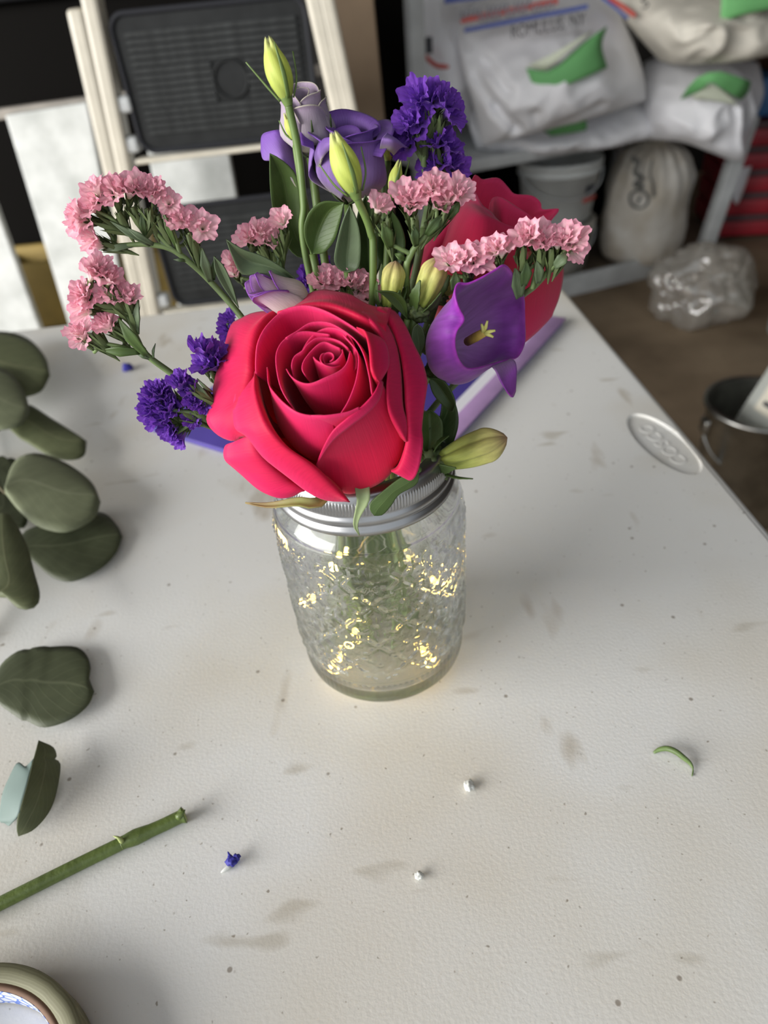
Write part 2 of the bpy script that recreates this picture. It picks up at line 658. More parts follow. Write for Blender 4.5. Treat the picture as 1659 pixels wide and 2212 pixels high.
def sack(name, rows, thick, label, mat, amp=.012, seed=0.0, nu=60, nv=52, back=Vector((.10, 1, .10)), folds=()):
    P = [[aty(*c) for c in r] for r in rows]
    R = [catmull(r, nu) for r in P]
    G = np.stack([catmull([r[i] for r in R], nv) for i in range(nu)], 1)
    back = back.normalized()
    front, rear = G.copy(), G.copy()
    for j in range(nv):
        for i in range(nu):
            u, v = i / (nu - 1), j / (nv - 1)
            e = (math.sin(math.pi * u) * math.sin(math.pi * v)) ** .45
            p = Vector(G[j, i])
            k = 1 - 2 * abs(noise.noise(p * 7.0 + Vector((seed, 0, 0))))
            k2 = 1 - 2 * abs(noise.noise(p * 15.0 + Vector((seed, 3, 0))))
            d = amp * e * (2.2 * (abs(k) ** 1.5) * (1 if k > 0 else -1) + 1.1 * k2)
            if folds:
                X, Yp = to_px(p)
                for (ax_, ay_, bx_, by_, dep, wd) in folds:
                    t = max(0, min(1, ((X - ax_) * (bx_ - ax_) + (Yp - ay_) * (by_ - ay_)) / ((bx_ - ax_) ** 2 + (by_ - ay_) ** 2)))
                    dd = math.hypot(X - ax_ - t * (bx_ - ax_), Yp - ay_ - t * (by_ - ay_))
                    d -= dep * e * math.exp(-(dd / wd) ** 2)
            front[j, i] -= np.array(back) * (d + .25 * thick * e)
            rear[j, i] += np.array(back) * (thick * e)
    v1, f1, _ = grid_vf(front)
    v2, f2, _ = grid_vf(rear)
    n = len(v1)
    f2 = [tuple(i + n for i in reversed(f)) for f in f2]
    V = v1 + v2
    o = wobj(name, V, f1 + f2, mat, None)
    bm = bmesh.new(); bm.from_mesh(o.data)
    bmesh.ops.remove_doubles(bm, verts=bm.verts, dist=1e-5)
    bmesh.ops.recalc_face_normals(bm, faces=bm.faces)
    bm.to_mesh(o.data); bm.free()
    smooth(o.data)
    meta(o, label, 'sack', 'white sacks on the shelf')
    return o


def paper(name, pts, mat, parent, th=.0012):
    """small sheet: rows of (px,py,Y)"""
    v, f, uv = loft([[aty(*c) for c in r] for r in pts], 8, 8)
    return wobj(name, v, f, mat, parent, uv, thick=th)


s_low = sack('grain_sack', [[(1010, 225, 2.30), (1130, 225, 2.30), (1290, 215, 2.30), (1410, 200, 2.32)],
                            [(1015, 275, 2.22), (1140, 285, 2.20), (1290, 275, 2.20), (1420, 255, 2.24)],
                            [(1030, 322, 2.20), (1160, 330, 2.16), (1300, 318, 2.16), (1425, 292, 2.22)]], .30,
             'pale sack pressed flat at the bottom of the pile, under the printed sack', M_SACK, .010, 1.3)
s_main = sack('grain_sack', [[(985, -60, 2.60), (1080, -75, 2.62), (1200, -90, 2.62), (1300, -95, 2.62)],
                             [(985, 60, 2.24), (1090, 45, 2.20), (1200, 22, 2.20), (1335, 15, 2.28)],
                             [(1000, 150, 2.12), (1105, 150, 2.05), (1240, 130, 2.05), (1375, 110, 2.16)],
                             [(1025, 235, 2.08), (1110, 235, 2.02), (1260, 205, 2.02), (1392, 170, 2.12)],
                             [(1042, 318, 2.08), (1115, 296, 2.02), (1260, 258, 2.03), (1394, 218, 2.12)]], .34,
              'white sack printed ROMULUS, NY with a long folded green paper slip', M_SACK, .009, 4.1,
              folds=[(1000, 80, 1050, 130, .03, 14), (1050, 130, 1090, 180, .03, 12), (1018, 120, 1030, 165, .03, 10), (1030, 165, 1070, 225, .045, 13), (1070, 225, 1112, 268, .045, 13), (1112, 268, 1085, 305, .03, 10), (1180, 270, 1290, 215, .02, 12), (1340, 60, 1380, 130, .02, 14), (1150, 230, 1160, 280, .02, 10)])
s_left = sack('grain_sack', [[(905, -40, 2.45), (950, -60, 2.36), (1000, -60, 2.36), (1040, -60, 2.4)],
                             [(898, 60, 2.35), (945, 60, 2.28), (990, 60, 2.28), (1030, 60, 2.35)],
                             [(905, 160, 2.34), (945, 170, 2.26), (1000, 180, 2.26), (1040, 170, 2.32)],
                             [(925, 230, 2.36), (960, 255, 2.30), (1010, 265, 2.30), (1050, 240, 2.34)]], .28,
              'bulging rounded sack end with a red stripe beside the shelf post', M_SACK, .012, 8.7)
s_right = sack('grain_sack', [[(1392, 135, 2.30), (1480, 120, 2.28), (1570, 120, 2.3), (1640, 135, 2.38)],
                              [(1392, 195, 2.22), (1480, 195, 2.18), (1570, 190, 2.2), (1648, 195, 2.32)],
                              [(1395, 250, 2.20), (1490, 260, 2.14), (1575, 265, 2.16), (1628, 250, 2.28)],
                              [(1392, 300, 2.22), (1480, 308, 2.16), (1590, 348, 2.14), (1605, 315, 2.26)]], .30,
               'white sack with a curled green slip, overhanging the shelf leg', M_SACK, .013, 2.2)
s_top = sack('grain_sack', [[(1290, -90, 2.55), (1400, -100, 2.5), (1560, -110, 2.5), (1760, -120, 2.6)],
                            [(1325, 10, 2.30), (1420, 0, 2.16), (1560, -10, 2.14), (1760, -20, 2.25)],
                            [(1370, 70, 2.22), (1440, 70, 2.08), (1560, 60, 2.04), (1760, 40, 2.15)],
                            [(1425, 132, 2.20), (1470, 138, 2.10), (1600, 130, 2.06), (1760, 90, 2.15)]], .32,
             'crumpled cream sack on top of the pile under a wide green sheet', M_SACKC, .020, 6.4)

# slips and print
sl = thing('paper_slip', 'green paper slip with folded pale corner on the sack printed ROMULUS', 'paper', aty(1230, 140, 1.98), 'green paper slips on the sacks')
paper('slip_sheet', [[(1136, 146, 1.95), (1190, 152, 1.93), (1250, 100, 1.93), (1312, 56, 1.95)],
                     [(1146, 172, 1.94), (1200, 168, 1.92), (1262, 128, 1.92), (1300, 98, 1.95)],
                     [(1152, 196, 1.94), (1205, 190, 1.92), (1262, 168, 1.92), (1312, 146, 1.95)]], M_GREEN, sl)
paper('slip_back', [[(1138, 142, 1.935), (1190, 118, 1.915), (1235, 92, 1.915), (1278, 66, 1.93)],
                    [(1160, 148, 1.93), (1195, 130, 1.91), (1232, 102, 1.91), (1277, 70, 1.93)],
                    [(1176, 152, 1.93), (1200, 135, 1.91), (1235, 105, 1.91), (1276, 72, 1.93)]], M_PALE, sl)
sl = paper('paper_slip', [[(1560, -40, 1.99), (1610, -40, 1.98), (1700, -40, 1.98)],
                          [(1558, 5, 1.96), (1610, 0, 1.95), (1700, 0, 1.96)],
                          [(1556, 50, 1.96), (1605, 32, 1.95), (1700, 14, 1.97)]], M_GREEN, None)
meta(sl, 'wide green sheet lying on the topmost cream sack', 'paper', 'green paper slips on the sacks')
sl = thing('paper_slip', 'curled green slip with pale underside on the sack above the shelf leg', 'paper', aty(1545, 190, 2.09), 'green paper slips on the sacks')
paper('slip_sheet', [[(1470, 214, 2.08), (1500, 172, 2.04), (1545, 154, 2.02), (1590, 164, 2.03), (1622, 176, 2.06)],
                     [(1474, 214, 2.08), (1510, 184, 2.04), (1540, 166, 2.01), (1575, 184, 2.03), (1616, 200, 2.06)],
                     [(1480, 212, 2.08), (1518, 192, 2.04), (1535, 178, 2.01), (1565, 196, 2.03), (1600, 216, 2.06)]], M_GREEN, sl)
paper('slip_back', [[(1500, 204, 2.07), (1534, 182, 2.04), (1570, 204, 2.05)],
                    [(1496, 208, 2.07), (1540, 200, 2.05), (1584, 216, 2.06)],
                    [(1500, 214, 2.08), (1545, 218, 2.06), (1596, 228, 2.07)]], M_PALE, sl)
sl = paper('paper_slip', [[(1175, 284, 2.06), (1220, 270, 2.05), (1266, 258, 2.05)],
                          [(1185, 290, 2.07), (1225, 282, 2.06), (1268, 274, 2.06)],
                          [(1190, 294, 2.08), (1230, 288, 2.07), (1264, 282, 2.07)]], M_GREEN, None)
meta(sl, 'sliver of green paper under the front edge of the printed sack', 'paper', 'green paper slips on the sacks')


def lettering(text, p0, p1, up_hint, h, mat, parent, name='lettering', depth=.0004, toward=None):
    """flat text whose baseline runs p0 -> p1"""
    p0, p1 = Vector(p0), Vector(p1)
    ex = (p1 - p0).normalized()
    n = ex.cross(up_hint).normalized()
    if n.dot((toward or (CAM - p0))) < 0: n = -n
    ey = n.cross(ex)
    cu = bpy.data.curves.new(name, 'FONT')
    cu.body = text
    cu.size = h * 1.42
    cu.extrude = depth
    cu.materials.append(mat)
    o = bpy.data.objects.new(name, cu)
    COL.objects.link(o)
    bpy.context.view_layer.update()
    w = max(o.dimensions.x, 1e-4)
    s = (p1 - p0).length / w
    M = Matrix(((ex.x * s, ey.x, n.x, p0.x), (ex.y * s, ey.y, n.y, p0.y), (ex.z * s, ey.z, n.z, p0.z), (0, 0, 0, 1)))
    # become a mesh so that it is plain geometry
    me = bpy.data.meshes.new_from_object(o)
    bpy.data.objects.remove(o)
    return place(name, me, parent, M)


lettering('ROMULUS, NY', aty(1103, 84, 1.972), aty(1262, 54, 1.972), Vector((0, -.15, 1)), .030, M_INK, s_main)
for (a, b, w, mat, Y) in (((1003, 66), (1270, 14), .010, M_BLUE, 2.03), ((995, 44), (1205, 2), .014, M_RED, 2.08), ((960, -2), (1060, -16), .022, M_BLUE, 2.10)):
    beam('printed_band', aty(*a, Y), aty(*b, Y), w, .002, mat, s_main, side=Vector((0, -.3, 1)), bev=0)
dashes = []
for row, (a, b, Y) in enumerate((((985, 36), (1150, 4), 2.075), ((1035, 40), (1200, 10), 2.06))):
    A, B = aty(*a, Y), aty(*b, Y)
    for k in range(17):
        if (k * 7 + row) % 6 == 0: continue
        p, q = A.lerp(B, k / 17), A.lerp(B, (k + .62) / 17)
        dashes.append(beam_vf(p, q, .018 if (k + row) % 3 else .012, .002, Vector((0, -.3, 1))))
v, f = join_vf(*dashes)
wobj('faded_print', v, f, pmat('grey_print', (.25, .25, .28), .6), s_main, sm=False)
pts = [aty(x, y, Y) for x, y, Y in ((905, 100, 2.19), (925, 128, 2.17), (945, 142, 2.16), (968, 144, 2.17))]
v, f = tube_vf([Vector(p) for p in catmull(pts, 16)], .006, 6)
wobj('red_stripe', v, f, M_RED, s_left)
p = aty(925, 98, 2.165)
box('black_mark', p - Vector((.012, .002, .02)), p + Vector((.012, .002, .02)), M_INK, s_left)
v, f = tube_vf([Vector(p) for p in catmull([aty(x, y, Y) for x, y, Y in ((1315, -5, 2.17), (1345, 14, 2.13), (1372, 34, 2.09))], 12)], .006, 6)
wobj('red_stripe', v, f, M_RED, s_top)
v, f = tube_vf([Vector(p) for p in catmull([aty(x, y, Y) for x, y, Y in ((1300, -5, 2.18), (1330, 17, 2.14), (1356, 40, 2.10))], 12)], .004, 6)
wobj('blue_stripe', v, f, M_BLUE, s_top)
lettering('S', aty(1384, 22, 2.02), aty(1400, 16, 2.02), Vector((0, -.15, 1)), .028, M_INK, s_top)

# ------------------------------------------------------------ pails, cloth bag
M_PAIL = pmat('white_plastic_pail', (.66, .68, .66), .4, var=.12, vscale=12)
M_PAILD = pmat('dusty_white_pail', (.58, .55, .48), .5, var=.35, vscale=16)
pail_at = aty(1206, 400, 2.36)


def pail(z0, h, r0, r1, mat, label, lid):
    t = thing('plastic_pail', label, 'bucket', (pail_at.x, pail_at.y, z0), 'stacked white pails under the shelf')
    pr = [(r0 - .01, 0), (r0, .006), (r1 * .985, h * .80), (r1 * 1.04, h * .80), (r1 * 1.04, h * .83), (r1, h * .84), (r1 * 1.01, h * .92), (r1 * 1.06, h * .93), (r1 * 1.06, h), (r1 * .97, h), (r1 * .96, h * .9), (r0 * .95, .012), (.001, .01)]
    v, f = lathe_vf(pr, 48, (pail_at.x, pail_at.y, z0))
    b = wobj('pail_body', v, f, mat, t)
    pts = [Vector((pail_at.x + math.cos(a) * r1 * 1.05, pail_at.y - abs(math.sin(a)) * r1 * 1.08 - .004, z0 + h * .9 - math.sin(a) * h * .42)) for a in [math.pi * k / 20 for k in range(21)]]
    v, f = tube_vf(pts, .0028, 6)
    wobj('bail_handle', v, f, M_WHITE_METAL, t)
    return t


p1 = pail(FLOOR_Z + .036, .19, .115, .132, M_PAILD, 'dusty white plastic pail standing on the bottom shelf', False)
p2 = pail(FLOOR_Z + .226, .20, .118, .138, M_PAIL, 'cleaner white plastic pail on top of another pail, with red label', True)
# label on the upper pail
cx, cy = pail_at.x, pail_at.y
for (z0, z1, mat, nm, a0, a1) in ((.095, .125, M_INK, 'label_print', -62, -38), (.075, .088, M_RED, 'label_band', -66, -34)):
    V, F = [], []
    for k in range(9):
        a = math.radians(a0 + (a1 - a0) * k / 8)
        for z in (z0, z1):
            V.append(Vector((cx + math.cos(a) * .1345, cy + math.sin(a) * .1345, FLOOR_Z + .226 + z)))
    F = [(2 * k, 2 * k + 2, 2 * k + 3, 2 * k + 1) for k in range(8)]
    wobj(nm, V, F, mat, p2, thick=.002)

cb_at = aty(1386, 500, 2.40)
M_CLOTH = pmat('grubby_white_cloth', (.72, .70, .65), .8, col2=(.50, .45, .37), vscale=9, bump=.5, bscale=25)
cb = thing('cloth_bag', 'grubby white cloth bag with faded black lettering, tied at the neck under the shelf', 'bag', (cb_at.x, cb_at.y, FLOOR_Z + .036))
prof = [(.001, 0), (.10, .0), (.142, .03), (.152, .10), (.150, .20), (.138, .27), (.10, .325), (.05, .35), (.035, .362), (.05, .378), (.075, .388), (.04, .392)]
prof = [(r, z * 1.12) for r, z in [tuple(p) for p in catmull(prof, 40)]]
V, F = lathe_vf(prof, 60, (cb_at.x, cb_at.y, FLOOR_Z + .036))
for i, v in enumerate(V):
    d = Vector((v.x - cb_at.x, v.y - cb_at.y, 0))
    k = noise.noise(v * 9) * .016 + noise.noise(v * 22) * .006
    hh = (v.z - FLOOR_Z) / .39
    k += .012 * math.sin(math.atan2(d.y, d.x) * 14 + 2 * noise.noise(v * 5)) * max(0, hh - .55) * 1.4
    if d.length > 1e-3: V[i] = v + d.normalized() * k * min(1, d.length * 15)
wobj('bag_body', V, F, M_CLOTH, cb)


def on_bag(x, y, lift=.006):
    p = aty(x, y, cb_at.y)
    dx = p.x - cb_at.x
    return Vector((p.x, cb_at.y - math.sqrt(max(.0004, .155 ** 2 - dx * dx)) - lift, p.z))


def bagpt(x, y):
    # solve for the pixel on the bag's front
    Y = cb_at.y - .15
    for _ in range(5):
        p = aty(x, y, Y)
        Y = cb_at.y - math.sqrt(max(.0004, .153 ** 2 - (p.x - cb_at.x) ** 2)) - .008
    return aty(x, y, Y)


M_STAMP = pmat('faded_black_stamp', (.13, .13, .12), .8)
for pts, r in ((((1365, 342), (1378, 350), (1372, 372), (1384, 385), (1372, 398), (1388, 404)), .0075), (((1410, 345), (1404, 372), (1410, 400), (1412, 425)), .004),
               (((1360, 432), (1366, 444), (1382, 450), (1396, 442), (1400, 428), (1390, 414), (1374, 412), (1362, 420), (1360, 432)), .004), (((1376, 440), (1384, 424)), .004)):
    q = [Vector(p) for p in catmull([bagpt(*p) for p in pts], 6 * len(pts))]
    v, f = tube_vf(q, r, 6)
    wobj('stamp_mark', v, f, M_STAMP, cb)
v, f = tube_vf([Vector((cb_at.x + math.cos(a) * .037, cb_at.y + math.sin(a) * .037, FLOOR_Z + .441)) for a in [k * math.pi / 8 for k in range(17)]], .004, 6)
wobj('neck_tie', v, f, M_STAMP, cb)

# ------------------------------------------------------------ clear plastic bag on the floor
mp_, nt, b, out = nodes_of('clear_plastic_film')
gl = N(nt, 'ShaderNodeBsdfGlossy'); gl.inputs['Roughness'].default_value = .12
tr = N(nt, 'ShaderNodeBsdfTransparent'); tr.inputs[0].default_value = (.86, .84, .80, 1)
df = N(nt, 'ShaderNodeBsdfDiffuse'); df.inputs[0].default_value = (.72, .68, .62, 1)
m1 = N(nt, 'ShaderNodeMixShader'); m1.inputs[0].default_value = .28
m2 = N(nt, 'ShaderNodeMixShader'); m2.inputs[0].default_value = .14
L(nt, tr, 0, m1, 1); L(nt, df, 0, m1, 2); L(nt, m1, 0, m2, 1); L(nt, gl, 0, m2, 2); L(nt, m2, 0, out, 0)
pc = atz(1520, 700, FLOOR_Z)
bm = bmesh.new()
bmesh.ops.create_icosphere(bm, subdivisions=5, radius=1)
for v in bm.verts:
    p = v.co.copy()
    k = 1 + .28 * noise.noise(p * 1.7 + Vector((3, 1, 0))) + .16 * (1 - 2 * abs(noise.noise(p * 3.4))) + .07 * (1 - 2 * abs(noise.noise(p * 8)))
    p = p * k
    v.co = Vector((p.x * .142, p.y * .12, max(p.z * .115 + .095, .002)))
me = bpy.data.meshes.new('plastic_bag')
bm.to_mesh(me); bm.free(); smooth(me); me.materials.append(mp_)
pb = place('plastic_bag', me, None, Matrix.Translation(pc + Vector((0, .06, 0))))
meta(pb, 'crumpled clear plastic bag lying on the floor by the shelf leg', 'plastic bag')

# ------------------------------------------------------------ red crate, blue box, bin, steel bucket
M_REDP = pmat('red_crate_plastic', (.42, .02, .035), .5, var=.25, vscale=10)
M_MAROON = pmat('dark_maroon_slat', (.10, .045, .05), .6)
rc_y = 2.56
rc_m = Matrix.Translation((aty(1548, 520, rc_y).x + .22, rc_y, FLOOR_Z)) @ Matrix.Rotation(math.radians(-10), 4, 'Z')
rc = thing('slatted_crate', 'red crate with dark slats and a yellow tag beside the shelf leg', 'crate', rc_m.translation)
for k in range(5):
    box('red_panel', (-.20, -.02, .02 + k * .082), (.30, .0, .02 + k * .082 + .056), M_REDP, rc, M=rc_m, bev=.003)
    box('dark_slat', (-.21, -.03, .078 + k * .082), (.31, .005, .078 + k * .082 + .024), M_MAROON, rc, M=rc_m, bev=.003)
    box('side_panel', (-.22, -.02, .02 + k * .082), (-.20, .34, .02 + k * .082 + .07), M_REDP, rc, M=rc_m, bev=.003)
for x in (-.2, .05, .29):
    box('crate_post', (x - .015, -.005, 0), (x + .015, .03, .43), M_MAROON, rc, M=rc_m, bev=.003)
box('back_panel', (-.2, .32, 0), (.3, .34, .43), M_REDP, rc, M=rc_m)
box('yellow_tag', (-.02, -.034, .29), (.10, -.030, .325), pmat('yellow_tag', (.62, .48, .08), .6), rc, M=rc_m)
bb = box('blue_box', (-.16, .02, .435), (.26, .30, .56), pmat('blue_plastic', (.05, .16, .36), .5), None, M=rc_m, bev=.012)
meta(bb, 'blue box resting on the red slatted crate', 'box')
bb = box('brown_box', (-.10, .05, .562), (.28, .32, .78), pmat('rust_brown_card', (.16, .055, .02), .7), None, M=rc_m, bev=.012)
meta(bb, 'rust brown box stacked on the blue box', 'box')
wp = paper('paper_sheet', [[(1588, 366, 2.46), (1606, 362, 2.46), (1624, 358, 2.48)], [(1586, 400, 2.45), (1600, 402, 2.45), (1612, 396, 2.47)], [(1582, 430, 2.45), (1590, 442, 2.45), (1597, 436, 2.47)]], M_SACK, None)
meta(wp, 'scrap of white paper hanging in front of the red crate', 'paper')

# grey-green bin at the frame edge
gb = atz(1752, 725, FLOOR_Z)
t = thing('plastic_bin', 'pale grey-green plastic bin standing on the floor behind the steel bucket', 'bin', gb)
v, f = lathe_vf([(.001, .004), (.115, .0), (.122, .01), (.138, .235), (.146, .24), (.146, .256), (.132, .256), (.116, .012), (.001, .012)], 40, gb)
wobj('bin_body', v, f, pmat('grey_green_plastic', (.36, .42, .41), .45), t)
v, f = lathe_vf([(.141, .20), (.147, .203), (.147, .212), (.141, .215)], 40, gb)
wobj('bin_band', v, f, M_WHITE_METAL, t)

M_STEEL = pmat('galvanised_steel', (.42, .42, .40), .28, metal=1.0, var=.35, vscale=22)
bk_r = .105
rim = atz(1650, 868, FLOOR_Z + .27)
bk_c = Vector((rim.x, rim.y, FLOOR_Z))
t = thing('steel_bucket', 'galvanised steel bucket standing on the floor beside the table edge', 'bucket', bk_c)
v, f = lathe_vf([(.001, .012), (.078, .010), (.080, .0), (.084, .0), (.088, .012), (bk_r - .004, .255), (bk_r + .003, .262), (bk_r + .003, .27), (bk_r - .005, .27), (bk_r - .008, .262), (.082, .016), (.001, .016)], 56, bk_c)
wobj('bucket_body', v, f, M_STEEL, t)
for s in (-1,):
    c = bk_c + Vector((-(bk_r + .006), -.01, .235))
    box('handle_ear', c - Vector((.008, .014, .016)), c + Vector((.004, .014, .016)), M_STEEL, t, bev=.004)
pts = [bk_c + Vector((-(bk_r + .012) * math.cos(a), -.01 - .05 * math.sin(a), .235 - .10 * math.sin(a))) for a in [math.pi * k / 24 for k in range(25)]]
v, f = tube_vf(pts, .003, 6)
wobj('bail_handle', v, f, M_STEEL, t)
M_CART = pmat('grey_white_carton', (.50, .52, .48), .55, var=.08, vscale=8)
cm = Matrix.Translation(bk_c + Vector((.018, -.004, .18))) @ Matrix.Rotation(math.radians(12), 4, 'Z') @ Matrix.Rotation(math.radians(24), 4, 'Y')
ct = thing('paper_carton', 'grey-white carton with a pale label leaning inside the steel bucket', 'carton', cm.translation)
box('carton_body', (-.052, -.045, -.13), (.052, .045, .21), M_CART, ct, M=cm, bev=.004)
box('carton_label', (-.0532, -.030, .055), (-.0518, .018, .135), pmat('cream_label', (.74, .70, .58), .6), ct, M=cm)
for k in range(3):
    box('label_print', (-.0538, -.020, .07 + k * .02), (-.0530, .006 - .006 * k, .079 + k * .02), M_INK, ct, M=cm)

# ============================================================ folding table
def table_mat():
    m, nt, b, out = nodes_of('white_table_plastic')
    tc = N(nt, 'ShaderNodeTexCoord')
    base = N(nt, 'ShaderNodeRGB'); base.outputs[0].default_value = (.74, .74, .715, 1)
    cur = base, 0

    def layer(scale, lo, hi, col, amount, detail=4, vec='Object', sc3=None, rough=.55):
        nonlocal cur
        nz = N(nt, 'ShaderNodeTexNoise')
        nz.inputs['Scale'].default_value = scale
        nz.inputs['Detail'].default_value = detail
        nz.inputs['Roughness'].default_value = rough
        if sc3:
            mp = N(nt, 'ShaderNodeMapping')
            mp.inputs['Scale'].default_value = sc3[:3]
            mp.inputs['Rotation'].default_value = (0, 0, sc3[3])
            L(nt, tc, vec, mp, 0); L(nt, mp, 0, nz, 'Vector')
        else:
            L(nt, tc, vec, nz, 'Vector')
        mr = N(nt, 'ShaderNodeMapRange')
        for k, v in ((1, lo), (2, hi), (3, 0.0), (4, amount)): mr.inputs[k].default_value = v
        L(nt, nz, 'Fac', mr, 0)
        mx = N(nt, 'ShaderNodeMix', data_type='RGBA')
        L(nt, mr, 0, mx, 0)
        L(nt, cur[0], cur[1], mx, 6)
        mx.inputs[7].default_value = (*col, 1)
        cur = mx, 2

    layer(5.5, .44, .70, (.60, .535, .41), .72, 3)            # broad yellowish patches
    layer(9.0, .60, .74, (.50, .46, .37), .5, 5)              # smudges
    layer(26.0, .64, .72, (.40, .34, .25), .6, 3, sc3=(1.0, .38, 1, .5))   # brown scuffs
    layer(34.0, .66, .72, (.42, .38, .30), .5, 2, sc3=(.5, 1.5, 1, .9))
    layer(420.0, .72, .80, (.22, .18, .13), .75, 1)          # fine specks
    # sparse dark dots
    vo = N(nt, 'ShaderNodeTexVoronoi'); vo.inputs['Scale'].default_value = 85
    L(nt, tc, 'Object', vo, 'Vector')
    mr = N(nt, 'ShaderNodeMapRange')
    for k, v in ((1, .06), (2, .10), (3, 1.0), (4, 0.0)): mr.inputs[k].default_value = v
    L(nt, vo, 'Distance', mr, 0)
    sp = N(nt, 'ShaderNodeSeparateColor')
    L(nt, vo, 'Color', sp, 0)
    gt = N(nt, 'ShaderNodeMath', operation='GREATER_THAN', i_1=.72)
    L(nt, sp, 0, gt, 0)
    mu = N(nt, 'ShaderNodeMath', operation='MULTIPLY')
    L(nt, mr, 0, mu, 0); L(nt, gt, 0, mu, 1)
    m8 = N(nt, 'ShaderNodeMath', operation='MULTIPLY', i_1=.7)
    L(nt, mu, 0, m8, 0)
    mx = N(nt, 'ShaderNodeMix', data_type='RGBA')
    L(nt, m8, 0, mx, 0); L(nt, cur[0], cur[1], mx, 6)
    mx.inputs[7].default_value = (.18, .14, .10, 1)
    L(nt, mx, 2, b, 'Base Color')
    b.inputs['Roughness'].default_value = .42
    b.inputs['Specular IOR Level'].default_value = .4
    n2 = N(nt, 'ShaderNodeTexNoise'); n2.inputs['Scale'].default_value = 650; n2.inputs['Detail'].default_value = 3
    L(nt, tc, 'Object', n2, 'Vector')
    bp = N(nt, 'ShaderNodeBump'); bp.inputs['Strength'].default_value = .3; bp.inputs['Distance'].default_value = .0003
    L(nt, n2, 'Fac', bp, 'Height'); L(nt, bp, 'Normal', b, 'Normal')
    return m


M_TABLE = table_mat()
M_TABLE2 = pmat('white_table_plastic_plain', (.70, .69, .66), .4)
TM = Matrix.Translation((.2086, .5040, 0)) @ Matrix.Rotation(math.radians(2.1), 4, 'Z')
tab = thing('folding_table', 'white plastic folding table, scuffed and speckled, with an embossed oval emblem', 'table', (-.35, .07, FLOOR_Z))
TW, TD, TR_ = 1.20, .88, .028


def rounded_rect(x0, y0, x1, y1, r, k=8):
    o = []
    for cx, cy, a0 in ((x0 + r, y0 + r, 180), (x1 - r, y0 + r, 270), (x1 - r, y1 - r, 0), (x0 + r, y1 - r, 90)):
        for i in range(k + 1):
            a = math.radians(a0 + 90 * i / k)
            o.append((cx + r * math.cos(a), cy + r * math.sin(a)))
    return o


# recessed oval emblem near the right edge
EC = Vector((.2003, .1520, 0))
ea = (Vector((.2070, .1165, 0)) - Vector((.1950, .1905, 0))).normalized()
ex_, ey_ = ea, Vector((-ea.y, ea.x, 0))
prof = [(-.045, .004), (-.043, .0), (-.006, .0), (-.0040, .0004), (-.0022, .0014), (-.0009, .0028), (-.0002, .0045), (0, .0062)]
bm = bmesh.new()
rings = []
for z, ins in prof:
    rings.append([bm.verts.new(TM @ Vector((x, y, z)) - TM.translation) for x, y in rounded_rect(-TW + ins, -TD + ins, -ins, -ins, TR_ - ins * .5)])
m = len(rings[0])
for j in range(len(prof) - 1):
    for k in range(m):
        bm.faces.new((rings[j][k], rings[j][(k + 1) % m], rings[j + 1][(k + 1) % m], rings[j + 1][k])).smooth = True
bm.faces.new(list(reversed(rings[0])))
ne = 72
ov = []
for (s, z) in ((1.0, 0.0), (.985, -.0004), (.955, -.0014), (.93, -.0017)):
    ov.append([bm.verts.new(EC + ex_ * (math.cos(2 * math.pi * k / ne) * (.0400 - (1 - s) * .022)) + ey_ * (math.sin(2 * math.pi * k / ne) * (.0158 - (1 - s) * .022)) + Vector((0, 0, z)) - TM.translation) for k in range(ne)])
for j in range(3):
    for k in range(ne):
        bm.faces.new((ov[j][k], ov[j][(k + 1) % ne], ov[j + 1][(k + 1) % ne], ov[j + 1][k])).smooth = True
bm.faces.new(ov[3])
es = [e for e in bm.edges if len(e.link_faces) == 1]
bmesh.ops.triangle_fill(bm, edges=es, use_beauty=True, use_dissolve=False, normal=(0, 0, 1))
bmesh.ops.recalc_face_normals(bm, faces=bm.faces)
for f_ in bm.faces:
    if abs(f_.normal.z) > .99: f_.smooth = False
for e_ in bm.edges:
    if any(not f_.smooth for f_ in e_.link_faces): e_.smooth = False
top_me = bpy.data.meshes.new('table_top')
bm.to_mesh(top_me); bm.free()
top_me.materials.append(M_TABLE)
top = place('table_top', top_me, tab, Matrix.Translation(TM.translation))
lettering('COSCO', EC + ex_ * .0255 + ey_ * -.0052 * -1 + Vector((0, 0, -.0016)), EC - ex_ * .0255 + ey_ * .0052 + Vector((0, 0, -.0016)), -ey_, .0100, M_TABLE2, top, 'emblem_lettering', depth=.0002, toward=Vector((0, 0, 1)))
# folding legs and skirt
for x in (-.16, -TW + .16):
    P = [Vector((x, -.10, FLOOR_Z)), Vector((x, -.10, -.06)), Vector((x, -TD + .10, -.06)), Vector((x, -TD + .10, FLOOR_Z))]
    for a, b_ in ((0, 1), (1, 2), (2, 3)):
        v, f = tube_vf([TM @ P[a] if a != 1 else TM @ P[a], TM @ P[b_]], .0125, 12)
        V2 = [Vector((p.x, p.y, max(p.z, FLOOR_Z))) for p in v]
        wobj('leg' if a != 1 else 'leg_crossbar', V2, f, pmat('grey_steel_tube', (.30, .30, .31), .35, metal=.8), tab)
v1 = [box_vf((-TW + .02, -.032, -.075), (-.02, -.012, -.044), TM), box_vf((-TW + .02, -TD + .012, -.075), (-.02, -TD + .032, -.044), TM),
      box_vf((-.032, -TD + .02, -.075), (-.012, -.02, -.044), TM), box_vf((-TW + .012, -TD + .02, -.075), (-TW + .032, -.02, -.044), TM)]
for vf in v1:
    wobj('apron', vf[0], vf[1], M_TABLE2, tab, sm=False)

